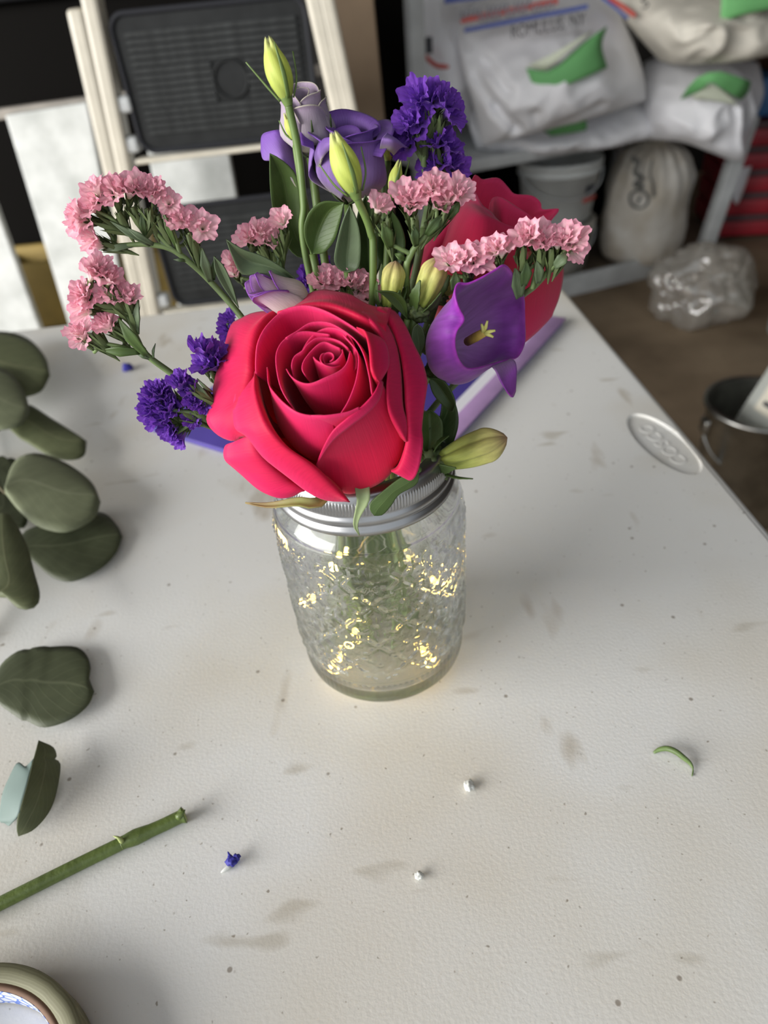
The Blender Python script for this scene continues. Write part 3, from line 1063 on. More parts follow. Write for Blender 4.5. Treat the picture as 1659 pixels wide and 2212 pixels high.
# ============================================================ purple folder lying behind the jar
fo0 = Vector((.017, .110, 0))
fu = Vector((-.82, .574, 0)).normalized()
fv = Vector((.574, .82, 0)).normalized()
FM = Matrix(((fu.x, fv.x, 0, fo0.x), (fu.y, fv.y, 0, fo0.y), (0, 0, 1, 0), (0, 0, 0, 1)))
fol = thing('paper_folder', 'violet paper folder with a lilac edge band lying on the table behind the jar', 'folder', fo0)
M_VIOLET = pmat('violet_card', (.075, .050, .30), .55, var=.12, vscale=20)
M_LILAC = pmat('lilac_band', (.44, .28, .52), .6, var=.12, vscale=60)
box('cover', (.002, 0, .0), (.225, .30, .004), M_VIOLET, fol, M=FM, bev=.001)
box('white_sheet', (.013, .001, .0042), (.024, .299, .0050), pmat('white_paper', (.80, .79, .84), .6), fol, M=FM)
box('edge_band', (.000, 0, .0042), (.0145, .30, .0056), M_LILAC, fol, M=FM, bev=.0004)

# ============================================================ jar
JR = .041
NCOL, PITCH_Z = 20, .025


def relief(theta, z):
    """embossed flowers: staggered grid on the jar wall; returns outward displacement"""
    if z < .0185 or z > .0925: return 0.0
    arc = theta * JR + .002
    cw = 2 * math.pi * JR / NCOL
    best = 0.0
    c0 = round(arc / cw)
    for c in (c0 - 1, c0, c0 + 1):
        zo = .0314 if c % 2 == 0 else .0314 + PITCH_Z / 2
        k = round((z - zo) / PITCH_Z)
        for kk in (k - 1, k, k + 1):
            du, dv = arc - c * cw, z - (zo + kk * PITCH_Z)
            r = math.hypot(du, dv)
            if r > .0135: continue
            a = math.atan2(dv, du)
            lob = abs(math.cos(2 * a))          # four petals: up/down/left/right
            R1 = .0045 + .0072 * lob ** .8
            R2 = .0030 + .0050 * lob ** .8
            h = math.exp(-((r - R1) / .00075) ** 2)
            if .0026 < r < .0062: h += .35 * max(0, math.cos(a * 12)) ** 2
            if r < .0018: h += .9 * (1 - (r / .0018) ** 2)
            fade = min(1, (.0135 - r) / .002)
            best = max(best, h * fade)
    edge = min(1, (z - .0185) / .004, (.0925 - z) / .004)
    return .00095 * best * max(0, edge)


outer = [(.0005, .0015), (.028, .0015), (.0315, .0), (.0345, .0), (.0372, .0012), (.0386, .0035)]
nb = 10
outer += [(.0388 + .0004 * k / nb, .0045 + .0125 * k / nb) for k in range(nb + 1)]
outer += [(.0396, .0178), (.0400, .0188)]
nrel = 125
outer += [(.0400 + .0010 * (k / nrel) ** .7, .0192 + (.0905 - .0192) * k / nrel) for k in range(nrel + 1)]
outer += [tuple(p) for p in catmull([(.0410, .0910), (.0404, .0945), (.0386, .0985), (.0362, .1015), (.0345, .1035), (.0338, .1060), (.0338, .1195), (.0330, .1205), (.0312, .1205), (.0306, .1195)], 26)]
inner = [tuple(p) for p in catmull([(.0306, .1190), (.0308, .1060), (.0318, .1030), (.0345, .0985), (.0368, .0945), (.0380, .0900), (.0376, .0600), (.0372, .0250), (.0364, .0120), (.0330, .0078), (.0250, .0064), (.0120, .0072), (.0005, .0076)], 46)]
prof = outer + inner
no = len(outer)
NC = 400
V, F = [], []
for j, (r, z) in enumerate(prof):
    for k in range(NC):
        th = 2 * math.pi * k / NC
        rr = r
        if j < no:
            rr += relief(((th + math.pi) % (2 * math.pi)) - math.pi, z)
            if .0040 < z < .0175 and r > .038: rr += .00045 * (math.sin(th * 90) if math.sin(th * 90) > 0 else 0) * min(1, (z - .004) / .003, (.0175 - z) / .003)
        V.append(Vector((rr * math.sin(th), -rr * math.cos(th), z)))
for j in range(len(prof) - 1):
    for k in range(NC):
        a, b_ = j * NC + k, j * NC + (k + 1) % NC
        F.append((a, b_, b_ + NC, a + NC))
F.append(tuple(reversed(range(NC))))
F.append(tuple(range((len(prof) - 1) * NC, len(prof) * NC)))

mg, nt, b, out = nodes_of('pressed_clear_glass')
nt.nodes.remove(b)
g = N(nt, 'ShaderNodeBsdfGlass'); g.inputs['Color'].default_value = (.985, .995, .988, 1); g.inputs['IOR'].default_value = 1.46; g.inputs['Roughness'].default_value = 0.0
tp = N(nt, 'ShaderNodeBsdfTransparent'); tp.inputs[0].default_value = (.975, .985, .975, 1)
mx = N(nt, 'ShaderNodeMixShader'); mx.inputs[0].default_value = .78
L(nt, tp, 0, mx, 1); L(nt, g, 0, mx, 2); L(nt, mx, 0, out, 0)
jar = thing('mason_jar', 'clear embossed glass jar with a silver screw band holding the bouquet', 'jar', (0, 0, 0))
wobj('glass_body', V, F, mg, jar, at=(0, 0, 0))

M_BAND = pmat('brushed_silver_band', (.40, .40, .405), .34, metal=1.0, var=.1, vscale=120)
bp_ = [(.0340, .1032), (.0360, .1025), (.0374, .1030), (.0378, .1044), (.0374, .1058), (.0366, .1064), (.0364, .1070), (.0368, .1078), (.0371, .1090), (.0368, .1102), (.0363, .1108), (.0362, .1116)]
kn = [(.0363, .1120), (.0364, .1126), (.0364, .1166), (.0363, .1172)]
bt = [(.0361, .1180), (.0358, .1196), (.0350, .1208), (.0338, .1213), (.0310, .1213), (.0296, .1212), (.0292, .1208), (.0296, .1204), (.0338, .1204), (.0350, .1190), (.0352, .1060), (.0340, .1032)]
allp = bp_ + kn + bt
NK = 720
V, F = [], []
for j, (r, z) in enumerate(allp):
    for k in range(NK):
        th = 2 * math.pi * k / NK
        rr = r
        if len(bp_) < j < len(bp_) + 3: rr += .00032 * (1 if (k % 4) < 2 else -1)
        V.append(Vector((rr * math.sin(th), -rr * math.cos(th), z)))
for j in range(len(allp) - 1):
    for k in range(NK):
        a, b_ = j * NK + k, j * NK + (k + 1) % NK
        F.append((a, b_, b_ + NK, a + NK))
bo = wobj('screw_band', V, F, M_BAND, jar, at=(0, 0, .103))
bo['label'] = 'silver metal screw band with a knurled rim'

# ============================================================ fairy lights in the jar
ml, nt, b, out = nodes_of('warm_led')
em = N(nt, 'ShaderNodeEmission'); em.inputs[0].default_value = (1.0, .62, .13, 1); em.inputs[1].default_value = 55
L(nt, em, 0, out, 0)
fl_ = thing('fairy_light_string', 'warm white fairy lights on thin wire coiled inside the jar', 'fairy lights', (0, 0, .008))
LED = [(-.0139, -.020, .0798), (-.0290, -.016, .0530), (.0245, -.018, .0585), (.0262, -.010, .0490), (-.0125, -.020, .0330), (-.0215, -.019, .0150), (.0180, -.020, .0150),
       (.002, -.016, .092), (.022, .012, .082), (-.018, .018, .068), (.016, .022, .036)]
order = sorted(range(len(LED)), key=lambda i: -LED[i][2])
path = [(0.0, .010, .116)] + [LED[i] for i in order]
pp = []
for i, p in enumerate(path):
    p = Vector(p); pp.append(p)
    if i + 1 < len(path):
        mid = (p + Vector(path[i + 1])) / 2
        d = Vector((mid.x, mid.y, 0))
        if d.length < .012: mid += Vector((.014 * math.cos(i * 2.1), .014 * math.sin(i * 2.1), 0))
        pp.append(mid)
v, f = tube_vf([Vector(q) for q in catmull(pp, 160)], .00028, 5)
wobj('wire', v, f, pmat('silver_wire', (.7, .68, .62), .3, metal=1.0), fl_)
bm = bmesh.new(); bmesh.ops.create_icosphere(bm, subdivisions=2, radius=1)
led_me = bpy.data.meshes.new('bulb'); bm.to_mesh(led_me); bm.free(); smooth(led_me); led_me.materials.append(ml)
for p in LED:
    place('bulb', led_me, fl_, Matrix.Translation(p) @ Matrix.Diagonal((.0013, .0013, .0018, 1)))

# ============================================================ things lying on the table
def leaf_obj(name, A, B, mat, parent, dome=.002, fold=0.0, nu=11, nv=32, thick=.0005, zA=None):
    """A, B: the two margins from base to tip, as world points"""
    a, b_ = arc_resample([tuple(p) for p in A], nv), arc_resample([tuple(p) for p in B], nv)
    G = np.zeros((nv, nu, 3))
    for j in range(nv):
        pa, pb = Vector(a[j]), Vector(b_[j])
        for i in range(nu):
            u = i / (nu - 1)
            p = pa.lerp(pb, u)
            w = (pb - pa).length
            p.z += dome * (1 - (2 * u - 1) ** 2) * min(1, w / .012) - fold * (1 - abs(2 * u - 1)) * w
            G[j, i] = p
    v, f, uv = grid_vf(G)
    return wobj(name, v, f, mat, parent, uv, thick=thick)


M_EUC = leaf_mat('eucalyptus_leaf', (.130, .148, .075), (.30, .30, .17), rough=.55, trans=.15, spec=.3, mottle=.12)
M_EUC2 = leaf_mat('eucalyptus_leaf_pale', (.175, .195, .115), (.32, .34, .22), rough=.6, trans=.15, spec=.3, mottle=.1)
M_EUC3 = leaf_mat('eucalyptus_leaf_dark', (.082, .095, .052), (.20, .22, .13), rough=.5, trans=.12, spec=.35, mottle=.15)
M_EUCB = pmat('silvery_leaf_underside', (.13, .185, .165), .6, var=.12, vscale=60)
M_TWIG = pmat('brown_green_twig', (.12, .10, .045), .7, var=.3, vscale=80)


def zpts(pts, z):
    zz = z if isinstance(z, (list, tuple)) else None
    n = len(pts)
    return [atz(x, y, (zz[0] + (zz[1] - zz[0]) * i / (n - 1)) if zz else z) for i, (x, y) in enumerate(pts)]


euc = thing('eucalyptus_branch', 'grey-green eucalyptus branch with large round leaves on the table edge of the frame', 'branch', atz(-60, 1150, 0))
for A, B, z, m_, dome in (
    ([(10, 1062), (0, 1030), (-20, 1000), (5, 985), (24, 1000)], [(10, 1062), (20, 1060), (26, 1040), (28, 1015), (24, 1000)], (.008, .006), M_EUC3, .0),
    ([(-20, 1100), (-40, 1020), (20, 990), (40, 1000)], [(-20, 1100), (30, 1140), (60, 1120), (40, 1000)], (.004, .004), M_EUC3, .0),
    ([(-95, 800), (-40, 726), (8, 716), (60, 731), (97, 770), (108, 812)], [(-95, 800), (-50, 862), (0, 872), (45, 860), (88, 846), (108, 812)], (.022, .018), M_EUC, .003),
    ([(-85, 855), (-40, 790), (0, 794), (32, 815), (56, 855), (63, 893)], [(-85, 855), (-50, 915), (-10, 928), (22, 926), (48, 916), (63, 893)], (.030, .026), M_EUC2, .003),
    ([(12, 918), (38, 888), (62, 874), (110, 903), (165, 938), (187, 954)], [(12, 918), (40, 945), (65, 960), (108, 986), (152, 994), (182, 984), (187, 954)], (.016, .010), M_EUC, .002),
    ([(45, 1195), (52, 1150), (110, 1128), (170, 1110), (222, 1108), (252, 1135), (264, 1160)], [(45, 1195), (72, 1212), (110, 1245), (155, 1256), (212, 1232), (250, 1196), (264, 1160)], (.006, .003), M_EUC3, .002),
    ([(12, 1066), (20, 1020), (40, 990), (75, 979), (120, 990), (162, 1012), (200, 1045), (217, 1085)], [(12, 1066), (42, 1104), (80, 1136), (130, 1150), (168, 1142), (205, 1118), (217, 1085)], (.020, .014), M_EUC2, .004),
    ([(-18, 1290), (-40, 1180), (-20, 1120), (0, 1112), (18, 1111), (22, 1112)], [(-18, 1290), (20, 1292), (36, 1312), (62, 1317), (82, 1305), (86, 1280), (75, 1240), (62, 1190), (44, 1148), (22, 1112)], (.024, .020), M_EUC, .003),
):
    leaf_obj('leaf', zpts(A, z), zpts(B, z), m_, euc, dome)
tw = [atz(-70, 700, .012), atz(-75, 850, .010), atz(-60, 1000, .010), atz(-40, 1090, .010), atz(-50, 1250, .012), atz(-75, 1400, .004)]
v, f = tube_vf([Vector(p) for p in catmull(tw, 30)], .0022, 8)
wobj('twig', v, f, M_TWIG, euc)
for a, b_ in ((tw[2], atz(12, 1066, .0195)), (tw[1], atz(-95, 800, .021)), (tw[1], atz(-85, 855, .029)), (tw[2], atz(12, 918, .0155)), (tw[3], atz(45, 1195, .006)), (tw[4], atz(-18, 1290, .0235)), (tw[3], atz(12, 1062, .008))):
    mid = a.lerp(Vector(b_), .5) + Vector((0, 0, .003))
    v, f = tube_vf([Vector(p) for p in catmull([a, mid, b_], 8)], .0009, 6)
    wobj('leaf_stalk', v, f, M_TWIG, euc)

ll = thing('eucalyptus_leaf', 'single flat dark green eucalyptus leaf with notched edge lying alone on the table', 'leaf', atz(100, 1480, 0))
leaf_obj('blade', zpts([(-22, 1502), (0, 1440), (35, 1409), (62, 1402), (66, 1406), (72, 1399), (105, 1396), (110, 1401), (116, 1397), (165, 1398), (190, 1420), (196, 1450), (191, 1462), (203, 1495)], (.006, .004)),
         zpts([(-22, 1502), (10, 1530), (48, 1556), (56, 1556), (95, 1571), (150, 1555), (190, 1524), (203, 1495)], (.006, .004)), M_EUC3, ll, .0015)
v, f = tube_vf([atz(-60, 1515, .004), atz(-22, 1502, .006)], .0009, 6)
wobj('leaf_stalk', v, f, M_TWIG, ll)
lf = thing('eucalyptus_leaf', 'torn eucalyptus leaf folded along its rib showing a silvery underside', 'leaf', atz(60, 1710, 0))
rib = [(83, 1600), (72, 1640), (60, 1690), (47, 1735), (38, 1764)]
A = [atz(x, y, z) for (x, y), z in zip(rib + [(36, 1790), (40, 1806)], (.010, .013, .014, .013, .010, .006, .002))]
B = [atz(x, y, z) for (x, y), z in zip([(83, 1600), (115, 1615), (122, 1636), (118, 1640), (130, 1652), (124, 1700), (108, 1750), (75, 1790), (40, 1806)], (.010, .006, .005, .005, .003, .003, .002, .002, .002))]
leaf_obj('leaf_half', A, B, M_EUC, lf, .001)
A = [atz(x, y, z) for (x, y), z in zip([(72, 1640), (61, 1690), (48, 1735), (38, 1764), (20, 1784)], (.0128, .0138, .0128, .0098, .003))]
B = [atz(x, y, z) for (x, y), z in zip([(72, 1640), (54, 1657), (38, 1648), (18, 1685), (5, 1720), (0, 1772), (8, 1776), (20, 1784)], (.0135, .010, .009, .006, .004, .002, .002, .003))]
o = leaf_obj('leaf_half', A, B, M_EUCB, lf, .0005)
o['label'] = 'silvery blue-green underside'

# cut stem
M_STEM = pmat('fresh_green_stem', (.115, .165, .035), .45, var=.3, vscale=60, bump=.2, bscale=300)
M_STEMPALE = pmat('pale_cut_end', (.36, .42, .15), .6)
cst = thing('cut_stem', 'length of cut green flower stem lying on the table', 'stem', atz(200, 1850, 0))
pts = [atz(x, y, .0031) for x, y in ((-60, 1982), (60, 1922), (160, 1872), (250, 1828), (262, 1822), (275, 1816), (340, 1788), (380, 1769), (398, 1760))]
v, f = tube_vf([Vector(p) for p in catmull(pts, 40)], [.00265 + (.0006 * math.exp(-((i - 26) / 1.4) ** 2)) + (.0003 * max(0, i - 36)) for i in range(40)], 14)
wobj('stalk', v, f, M_STEM, cst)
e = (pts[-1] - pts[-2]).normalized()
v, f = tube_vf([pts[-1] - e * .0002, pts[-1] + e * .0004], [.0030, .0026], 14)
wobj('cut_end', v, f, M_STEMPALE, cst)
v, f = tube_vf([Vector(p) for p in catmull([atz(264, 1818, .0052), atz(256, 1810, .0075), atz(244, 1806, .0080)], 8)], [.0011, .001, .0009, .0008, .0006, .0005, .0003, .0001], 6)
wobj('thorn', v, f, M_STEMPALE, cst)
v, f = tube_vf([Vector(p) for p in catmull([atz(384, 1766, .0050), atz(394, 1756, .0065), atz(400, 1749, .0070)], 6)], [.0015, .0014, .0011, .0008, .0005, .0002], 6)
wobj('torn_strip', v, f, M_STEM, cst)

# fallen bits
M_BLUEP = pmat('blue_violet_petal', (.075, .07, .50), .6, trans=.25, var=.3, vscale=300)
M_WHITEP = pmat('white_petal', (.75, .76, .72), .6, trans=.2)


def crumple(name, c, r, mat, parent, seed, flat=.5):
    bm = bmesh.new(); bmesh.ops.create_icosphere(bm, subdivisions=3, radius=1)
    for v in bm.verts:
        p = v.co
        k = 1 + .6 * noise.noise(p * 1.6 + Vector((seed, 0, 0))) + .3 * noise.noise(p * 4 + Vector((0, seed, 0)))
        v.co = Vector((p.x * k * r, p.y * k * r, p.z * k * r * flat))
    z0 = min(v.co.z for v in bm.verts)
    for v in bm.verts: v.co.z -= z0
    me = bpy.data.meshes.new(name); bm.to_mesh(me); bm.free(); smooth(me); me.materials.append(mat)
    return place(name, me, parent, Matrix.Translation(c))


fp = thing('fallen_petal', 'tiny blue petal with a white tail fallen on the near part of the table', 'petal', atz(500, 1862, 0))
crumple('petal_tip', atz(502, 1866, 0.0003), .0020, M_BLUEP, fp, 2.2, .8)
crumple('petal_lobe', atz(512, 1856, 0.0008), .0014, M_BLUEP, fp, 5.2, .9)
v, f = tube_vf([Vector(p) for p in catmull([atz(498, 1852, .002), atz(494, 1844, .004), atz(492, 1840, .005)], 6)], [.0006, .0006, .0005, .0004, .0003, .0002], 5)
wobj('petal_point', v, f, M_BLUEP, fp)
v, f = tube_vf([Vector(p) for p in catmull([atz(498, 1870, .001), atz(486, 1878, .001), atz(477, 1885, .0005)], 6)], [.0010, .0010, .0009, .0007, .0005, .0002], 6)
wobj('petal_tail', v, f, M_WHITEP, fp)
fp = crumple('fallen_petal', atz(277, 800, 0.0), .0042, M_BLUEP, None, 9.4, .9)
meta(fp, 'round blue petal scrap far back on the table beyond the pink flowers', 'petal')
sl = [(1412, 1626), (1425, 1619), (1442, 1617), (1460, 1624), (1476, 1636), (1490, 1648), (1497, 1662), (1495, 1676)]
zz = [.0006, .0018, .0028, .0032, .0026, .0016, .0008, .0004]
v, f = tube_vf([Vector(p) for p in catmull([atz(x, y, z) for (x, y), z in zip(sl, zz)], 28)], [.0003 + .0010 * math.sin(math.pi * min(1, (i + 1) / 24)) ** .7 if i < 24 else .0003 for i in range(28)], 8)
o = wobj('leaf_sliver', v, f, pmat('leaf_sliver_green', (.13, .20, .06), .5, var=.4, vscale=150), None)
meta(o, 'thin curved green leaf sliver lying alone on the bare table', 'leaf')
o = crumple('plaster_crumb', atz(1013, 1702, 0.0), .0021, M_WHITEP, None, 1.1, .7)
meta(o, 'larger white crumb on the table in front of the jar', 'crumb', 'white crumbs on the table')
o = crumple('plaster_crumb', atz(906, 1895, 0.0), .0015, M_WHITEP, None, 3.7, .7)
meta(o, 'smaller white crumb near the front of the table', 'crumb', 'white crumbs on the table')

# floral tape roll
TAPE_C, TAPE_R = (-.14545, -.18183), .0456
TC = Vector((TAPE_C[0], TAPE_C[1], 0))
tr_ = thing('floral_tape_roll', 'roll of olive green floral tape standing flat on the table corner of the frame', 'tape roll', TC)
mt_, nt, b, out = nodes_of('olive_floral_tape')
tc = N(nt, 'ShaderNodeTexCoord')
vl = N(nt, 'ShaderNodeVectorMath', operation='LENGTH')
ml_ = N(nt, 'ShaderNodeVectorMath', operation='MULTIPLY'); ml_.inputs[1].default_value = (1, 1, 0)
L(nt, tc, 'Object', ml_, 0); L(nt, ml_, 0, vl, 0)
nz0 = N(nt, 'ShaderNodeTexNoise'); nz0.inputs['Scale'].default_value = 90
L(nt, tc, 'Object', nz0, 'Vector')
ad = N(nt, 'ShaderNodeMath', operation='MULTIPLY_ADD', i_1=.0016)
L(nt, nz0, 'Fac', ad, 0); L(nt, vl, 'Value', ad, 2)
cb_ = N(nt, 'ShaderNodeCombineXYZ'); L(nt, ad, 0, cb_, 0)
nz = N(nt, 'ShaderNodeTexNoise'); nz.inputs['Scale'].default_value = 1500; nz.inputs['Detail'].default_value = 3
L(nt, cb_, 0, nz, 'Vector')
rp = N(nt, 'ShaderNodeValToRGB')
e = rp.color_ramp.elements
e[0].position = .3; e[0].color = (.10, .095, .045, 1)
e[1].position = .62; e[1].color = (.22, .215, .13, 1)
e.new(.8).color = (.42, .38, .24, 1)
L(nt, nz, 'Fac', rp, 'Fac'); L(nt, rp, 'Color', b, 'Base Color')
b.inputs['Roughness'].default_value = .7
R0 = TAPE_R
v, f = lathe_vf([(R0 * .866, .0008), (R0 * .99, .0008), (R0, .0015), (R0, .0122), (R0 * .99, .0128), (R0 * .866, .0126), (R0 * .866, .0008)], 120, TC)
wobj('tape_coil', v, f, mt_, tr_, at=TC)
v, f = lathe_vf([(R0 * .818, .0004), (R0 * .866, .0004), (R0 * .866, .0124), (R0 * .818, .0124), (R0 * .818, .0004)], 120, TC)
o = wobj('cardboard_core', v, f, pmat('brown_core_card', (.22, .13, .085), .8, var=.2, vscale=120), tr_, at=TC)
ms_, nt, b, out = nodes_of('blue_white_print')
uvt = N(nt, 'ShaderNodeTexCoord')
wv = N(nt, 'ShaderNodeTexVoronoi'); wv.inputs['Scale'].default_value = 260; wv.feature = 'DISTANCE_TO_EDGE'
L(nt, uvt, 'Object', wv, 'Vector')
rp = N(nt, 'ShaderNodeValToRGB'); e = rp.color_ramp.elements
e[0].position = .06; e[0].color = (.13, .22, .62, 1); e[1].position = .12; e[1].color = (.70, .73, .80, 1)
L(nt, wv, 'Distance', rp, 'Fac'); L(nt, rp, 'Color', b, 'Base Color')
v, f = lathe_vf([(R0 * .812, .001), (R0 * .817, .001), (R0 * .817, .0122), (R0 * .812, .0122), (R0 * .812, .001)], 120, TC)
wobj('core_liner', v, f, ms_, tr_, at=TC)

# ============================================================ flowers
def Z1(x, y): return 400 + x / 2.765, 560 + y / 2.765
def Z2(x, y): return 500 + x / 2.765, 60 + y / 2.765
def Z3(x, y): return 780 + x / 3.1904, 360 + y / 3.1904
def Z4(x, y): return 100 + x / 2.765, 340 + y / 2.765


M_ROSE = petal_mat('rose_petal', [(0.0, (.62, .10, .05)), (.25, (.66, .006, .030)), (.6, (.68, .008, .065)), (.9, (.70, .011, .105)), (1.0, (.74, .024, .135))], rough=.55, trans=.30, vein=.06, sheen=.10, spec=.25)
M_ROSE2 = petal_mat('far_rose_petal', [(0.0, (.55, .10, .07)), (.3, (.60, .014, .06)), (.75, (.66, .024, .11)), (1.0, (.70, .04, .15))], rough=.6, trans=.28, vein=.05, sheen=.2, spec=.2)
M_PINK = petal_mat('pink_statice', [(0.0, (.78, .74, .36)), (.25, (.90, .80, .70)), (.6, (.92, .66, .69)), (.9, (.90, .50, .58)), (1.0, (.84, .38, .50))], rough=.7, trans=.42, vein=.12, sheen=.1, vscale=40)
M_VIO = petal_mat('violet_statice', [(0.0, (.40, .34, .36)), (.25, (.32, .15, .62)), (.7, (.215, .065, .52)), (1.0, (.17, .05, .42))], rough=.7, trans=.36, vein=.22, sheen=.1, vscale=40)
M_LIS = petal_mat('purple_lisianthus', [(0.0, (.46, .44, .30)), (.3, (.33, .20, .50)), (.8, (.26, .13, .47)), (1.0, (.20, .075, .42))], rough=.6, trans=.3, vein=.12, sheen=.15)
M_LISP = petal_mat('pale_lisianthus', [(0.0, (.50, .56, .24)), (.25, (.52, .45, .50)), (.8, (.44, .34, .46)), (.94, (.46, .36, .46)), (1.0, (.62, .58, .46))], rough=.65, trans=.35, vein=.12, sheen=.15)
M_BELL = petal_mat('bell_flower', [(0.0, (.48, .34, .50)), (.35, (.46, .23, .56)), (.62, (.30, .075, .42)), (.9, (.25, .03, .36)), (1.0, (.36, .03, .42))], rough=.5, trans=.3, vein=.16, sheen=.25, vscale=60)
M_FREE = petal_mat('lilac_white_petal', [(0.0, (.66, .62, .46)), (.5, (.68, .55, .58)), (.8, (.55, .32, .56)), (1.0, (.28, .08, .44))], rough=.55, trans=.35, vein=.14, sheen=.15)
M_BUD = petal_mat('lime_bud', [(0.0, (.30, .38, .08)), (.35, (.52, .60, .12)), (.8, (.58, .64, .14)), (1.0, (.66, .68, .28))], rough=.5, trans=.3, vein=.06, sheen=.1)
M_CBUD = petal_mat('olive_bud', [(0.0, (.34, .44, .07)), (.5, (.52, .55, .14)), (.85, (.56, .50, .18)), (1.0, (.34, .20, .12))], rough=.55, trans=.3, vein=.2, sheen=.15, vscale=30)
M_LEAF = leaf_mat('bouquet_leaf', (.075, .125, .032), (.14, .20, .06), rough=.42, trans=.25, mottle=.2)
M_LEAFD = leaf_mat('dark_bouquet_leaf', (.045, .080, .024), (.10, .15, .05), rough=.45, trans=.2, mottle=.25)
M_LEAFG = leaf_mat('grey_green_leaf', (.105, .150, .075), (.20, .26, .13), rough=.5, trans=.22, mottle=.15)
M_GREEN_ST = pmat('flower_stem_green', (.12, .19, .045), .5, var=.25, vscale=120)
M_STAT_ST = pmat('statice_stem_green', (.135, .20, .065), .55, var=.3, vscale=150)
M_BRACT = pmat('statice_bract', (.13, .17, .055), .65, col2=(.055, .085, .028), vscale=260, trans=.15)
M_BROWNST = pmat('stem_in_jar', (.13, .12, .05), .5, var=.35, vscale=90)


# ------------------------------------------------------------ roses
class Frame:
    def __init__(s, base, axis):
        s.B = Vector(base); s.a = Vector(axis).normalized()
        s.e1 = (Vector((1, 0, 0)) - s.a * s.a.x).normalized()
        s.e2 = s.a.cross(s.e1)

    def pt(s, phi, rho, h):
        return s.B + s.a * h + (s.e1 * math.cos(phi) + s.e2 * math.sin(phi)) * rho

    def px(s, x, y, h):
        d = ray(x, y)
        t = (h - (CAM - s.B).dot(s.a)) / d.dot(s.a)
        return CAM + d * t

    def cyl(s, p):
        q = Vector(p) - s.B
        return math.atan2(q.dot(s.e2), q.dot(s.e1)), math.hypot(q.dot(s.e2), q.dot(s.e1)), q.dot(s.a)


def ruffle(G, amp, seed, axis):
    nv, nu = G.shape[:2]
    for j in range(nv):
        w = (j / (nv - 1)) ** 3
        for i in range(nu):
            p = Vector(G[j, i])
            G[j, i] += np.array(axis) * (amp * w * noise.noise(p * 120 + Vector((seed, 0, 0)))) + amp * .6 * w * np.array(noise.noise_vector(p * 90 + Vector((0, seed, 0))))
    return G


def traced_petal(fr, rows, rb, hb, mat, parent, seed=0.0, nu=34, nv=26, contract=.2, thick=.00038):
    R = []
    for r in rows:
        R.append(catmull([tuple(fr.px(*Z1(x, y), h / 1000)) for x, y, h in r], nu))
    first = R[0]
    cyl = [fr.cyl(p) for p in first]
    cx = sum(math.cos(c[0]) for c in cyl); sy = sum(math.sin(c[0]) for c in cyl)
    pc = math.atan2(sy, cx)
    base, belly, sh = [], [], []
    for phi, rho, h in cyl:
        d = (phi - pc + math.pi) % (2 * math.pi) - math.pi
        base.append(tuple(fr.pt(pc + d * .55, .004, .001)))
        belly.append(tuple(fr.pt(pc + d * (1 - contract), rb / 1000, min(hb / 1000, h * .6))))
    allr = [np.array(base), np.array(belly)] + R
    G = np.stack([catmull([r[i] for r in allr], nv) for i in range(nu)], 1)
    G = ruffle(G, .0009, seed, fr.a)
    v, f, uv = grid_vf(G)
    return wobj('petal', v, f, mat, parent, uv, thick=thick)


def ring_petal(fr, r, h, phi, hw, mat, parent, seed=0.0, nu=30, nv=20, flare=.8, spiral=1.2, drop=7.0, belly=1.12, thick=.00035, h0=.001, tip=0.0):
    """upright petal of a rose head; mm and degrees"""
    G = np.zeros((nv, nu, 3))
    ox = .9 * noise.noise(Vector((seed * 1.3 + .5, 1, 0))) * min(1, r / 8)
    oy = .9 * noise.noise(Vector((seed * 1.9 + .5, 7, 0))) * min(1, r / 8)
    for i in range(nu):
        u = 2 * i / (nu - 1) - 1
        ph = math.radians(phi + hw * u)
        H = h - drop * abs(u) ** 3.2 + tip * (1 - abs(u)) ** 2
        rr = r + spiral * u
        ctl = [(3.0, 1.0), (rr * belly, H * .38), (rr * 1.04, H * .72), (rr * .96, H * .92), (rr * .96 + flare, H)]
        c = catmull(ctl, nv)
        for j in range(nv):
            k = .45 + .55 * min(1, j / (nv * .45))
            ph2 = math.radians(phi + hw * u * k)
            wob = 1 + .09 * noise.noise(Vector((math.cos(ph2) * 1.3, math.sin(ph2) * 1.3, seed))) * j / nv
            G[j, i] = fr.pt(ph2, c[j][0] * wob / 1000, c[j][1] / 1000 + h0) + (fr.e1 * ox + fr.e2 * oy) * (j / nv / 1000)
    G = ruffle(G, .0008, seed, fr.a)
    v, f, uv = grid_vf(G)
    return wobj('petal', v, f, mat, parent, uv, thick=thick)


def blade(name, pts, widths, normal, mat, parent, n=14, nu=7, cup=.25, thick=.0004, serr=0.0):
    """leaf blade along a 3D spine; widths in metres; normal = side that faces out"""
    sp = catmull([tuple(p) for p in pts], n)
    ws = np.interp(np.linspace(0, 1, n), np.linspace(0, 1, len(widths)), widths)
    G = np.zeros((n, nu, 3))
    for j in range(n):
        t = Vector(sp[min(j + 1, n - 1)] - sp[max(j - 1, 0)]).normalized()
        nn = Vector(normal)
        s = t.cross(nn)
        s = s.normalized() if s.length > 1e-6 else Vector((1, 0, 0))
        nn = s.cross(t)
        w = ws[j] * (1 + serr * (1 if j % 2 else -1))
        for i in range(nu):
            u = 2 * i / (nu - 1) - 1
            G[j, i] = Vector(sp[j]) + s * (u * w) + nn * (abs(u) ** 1.5 * w * cup)
    v, f, uv = grid_vf(G)
    return wobj(name, v, f, mat, parent, uv, thick=thick)


JK = [0]


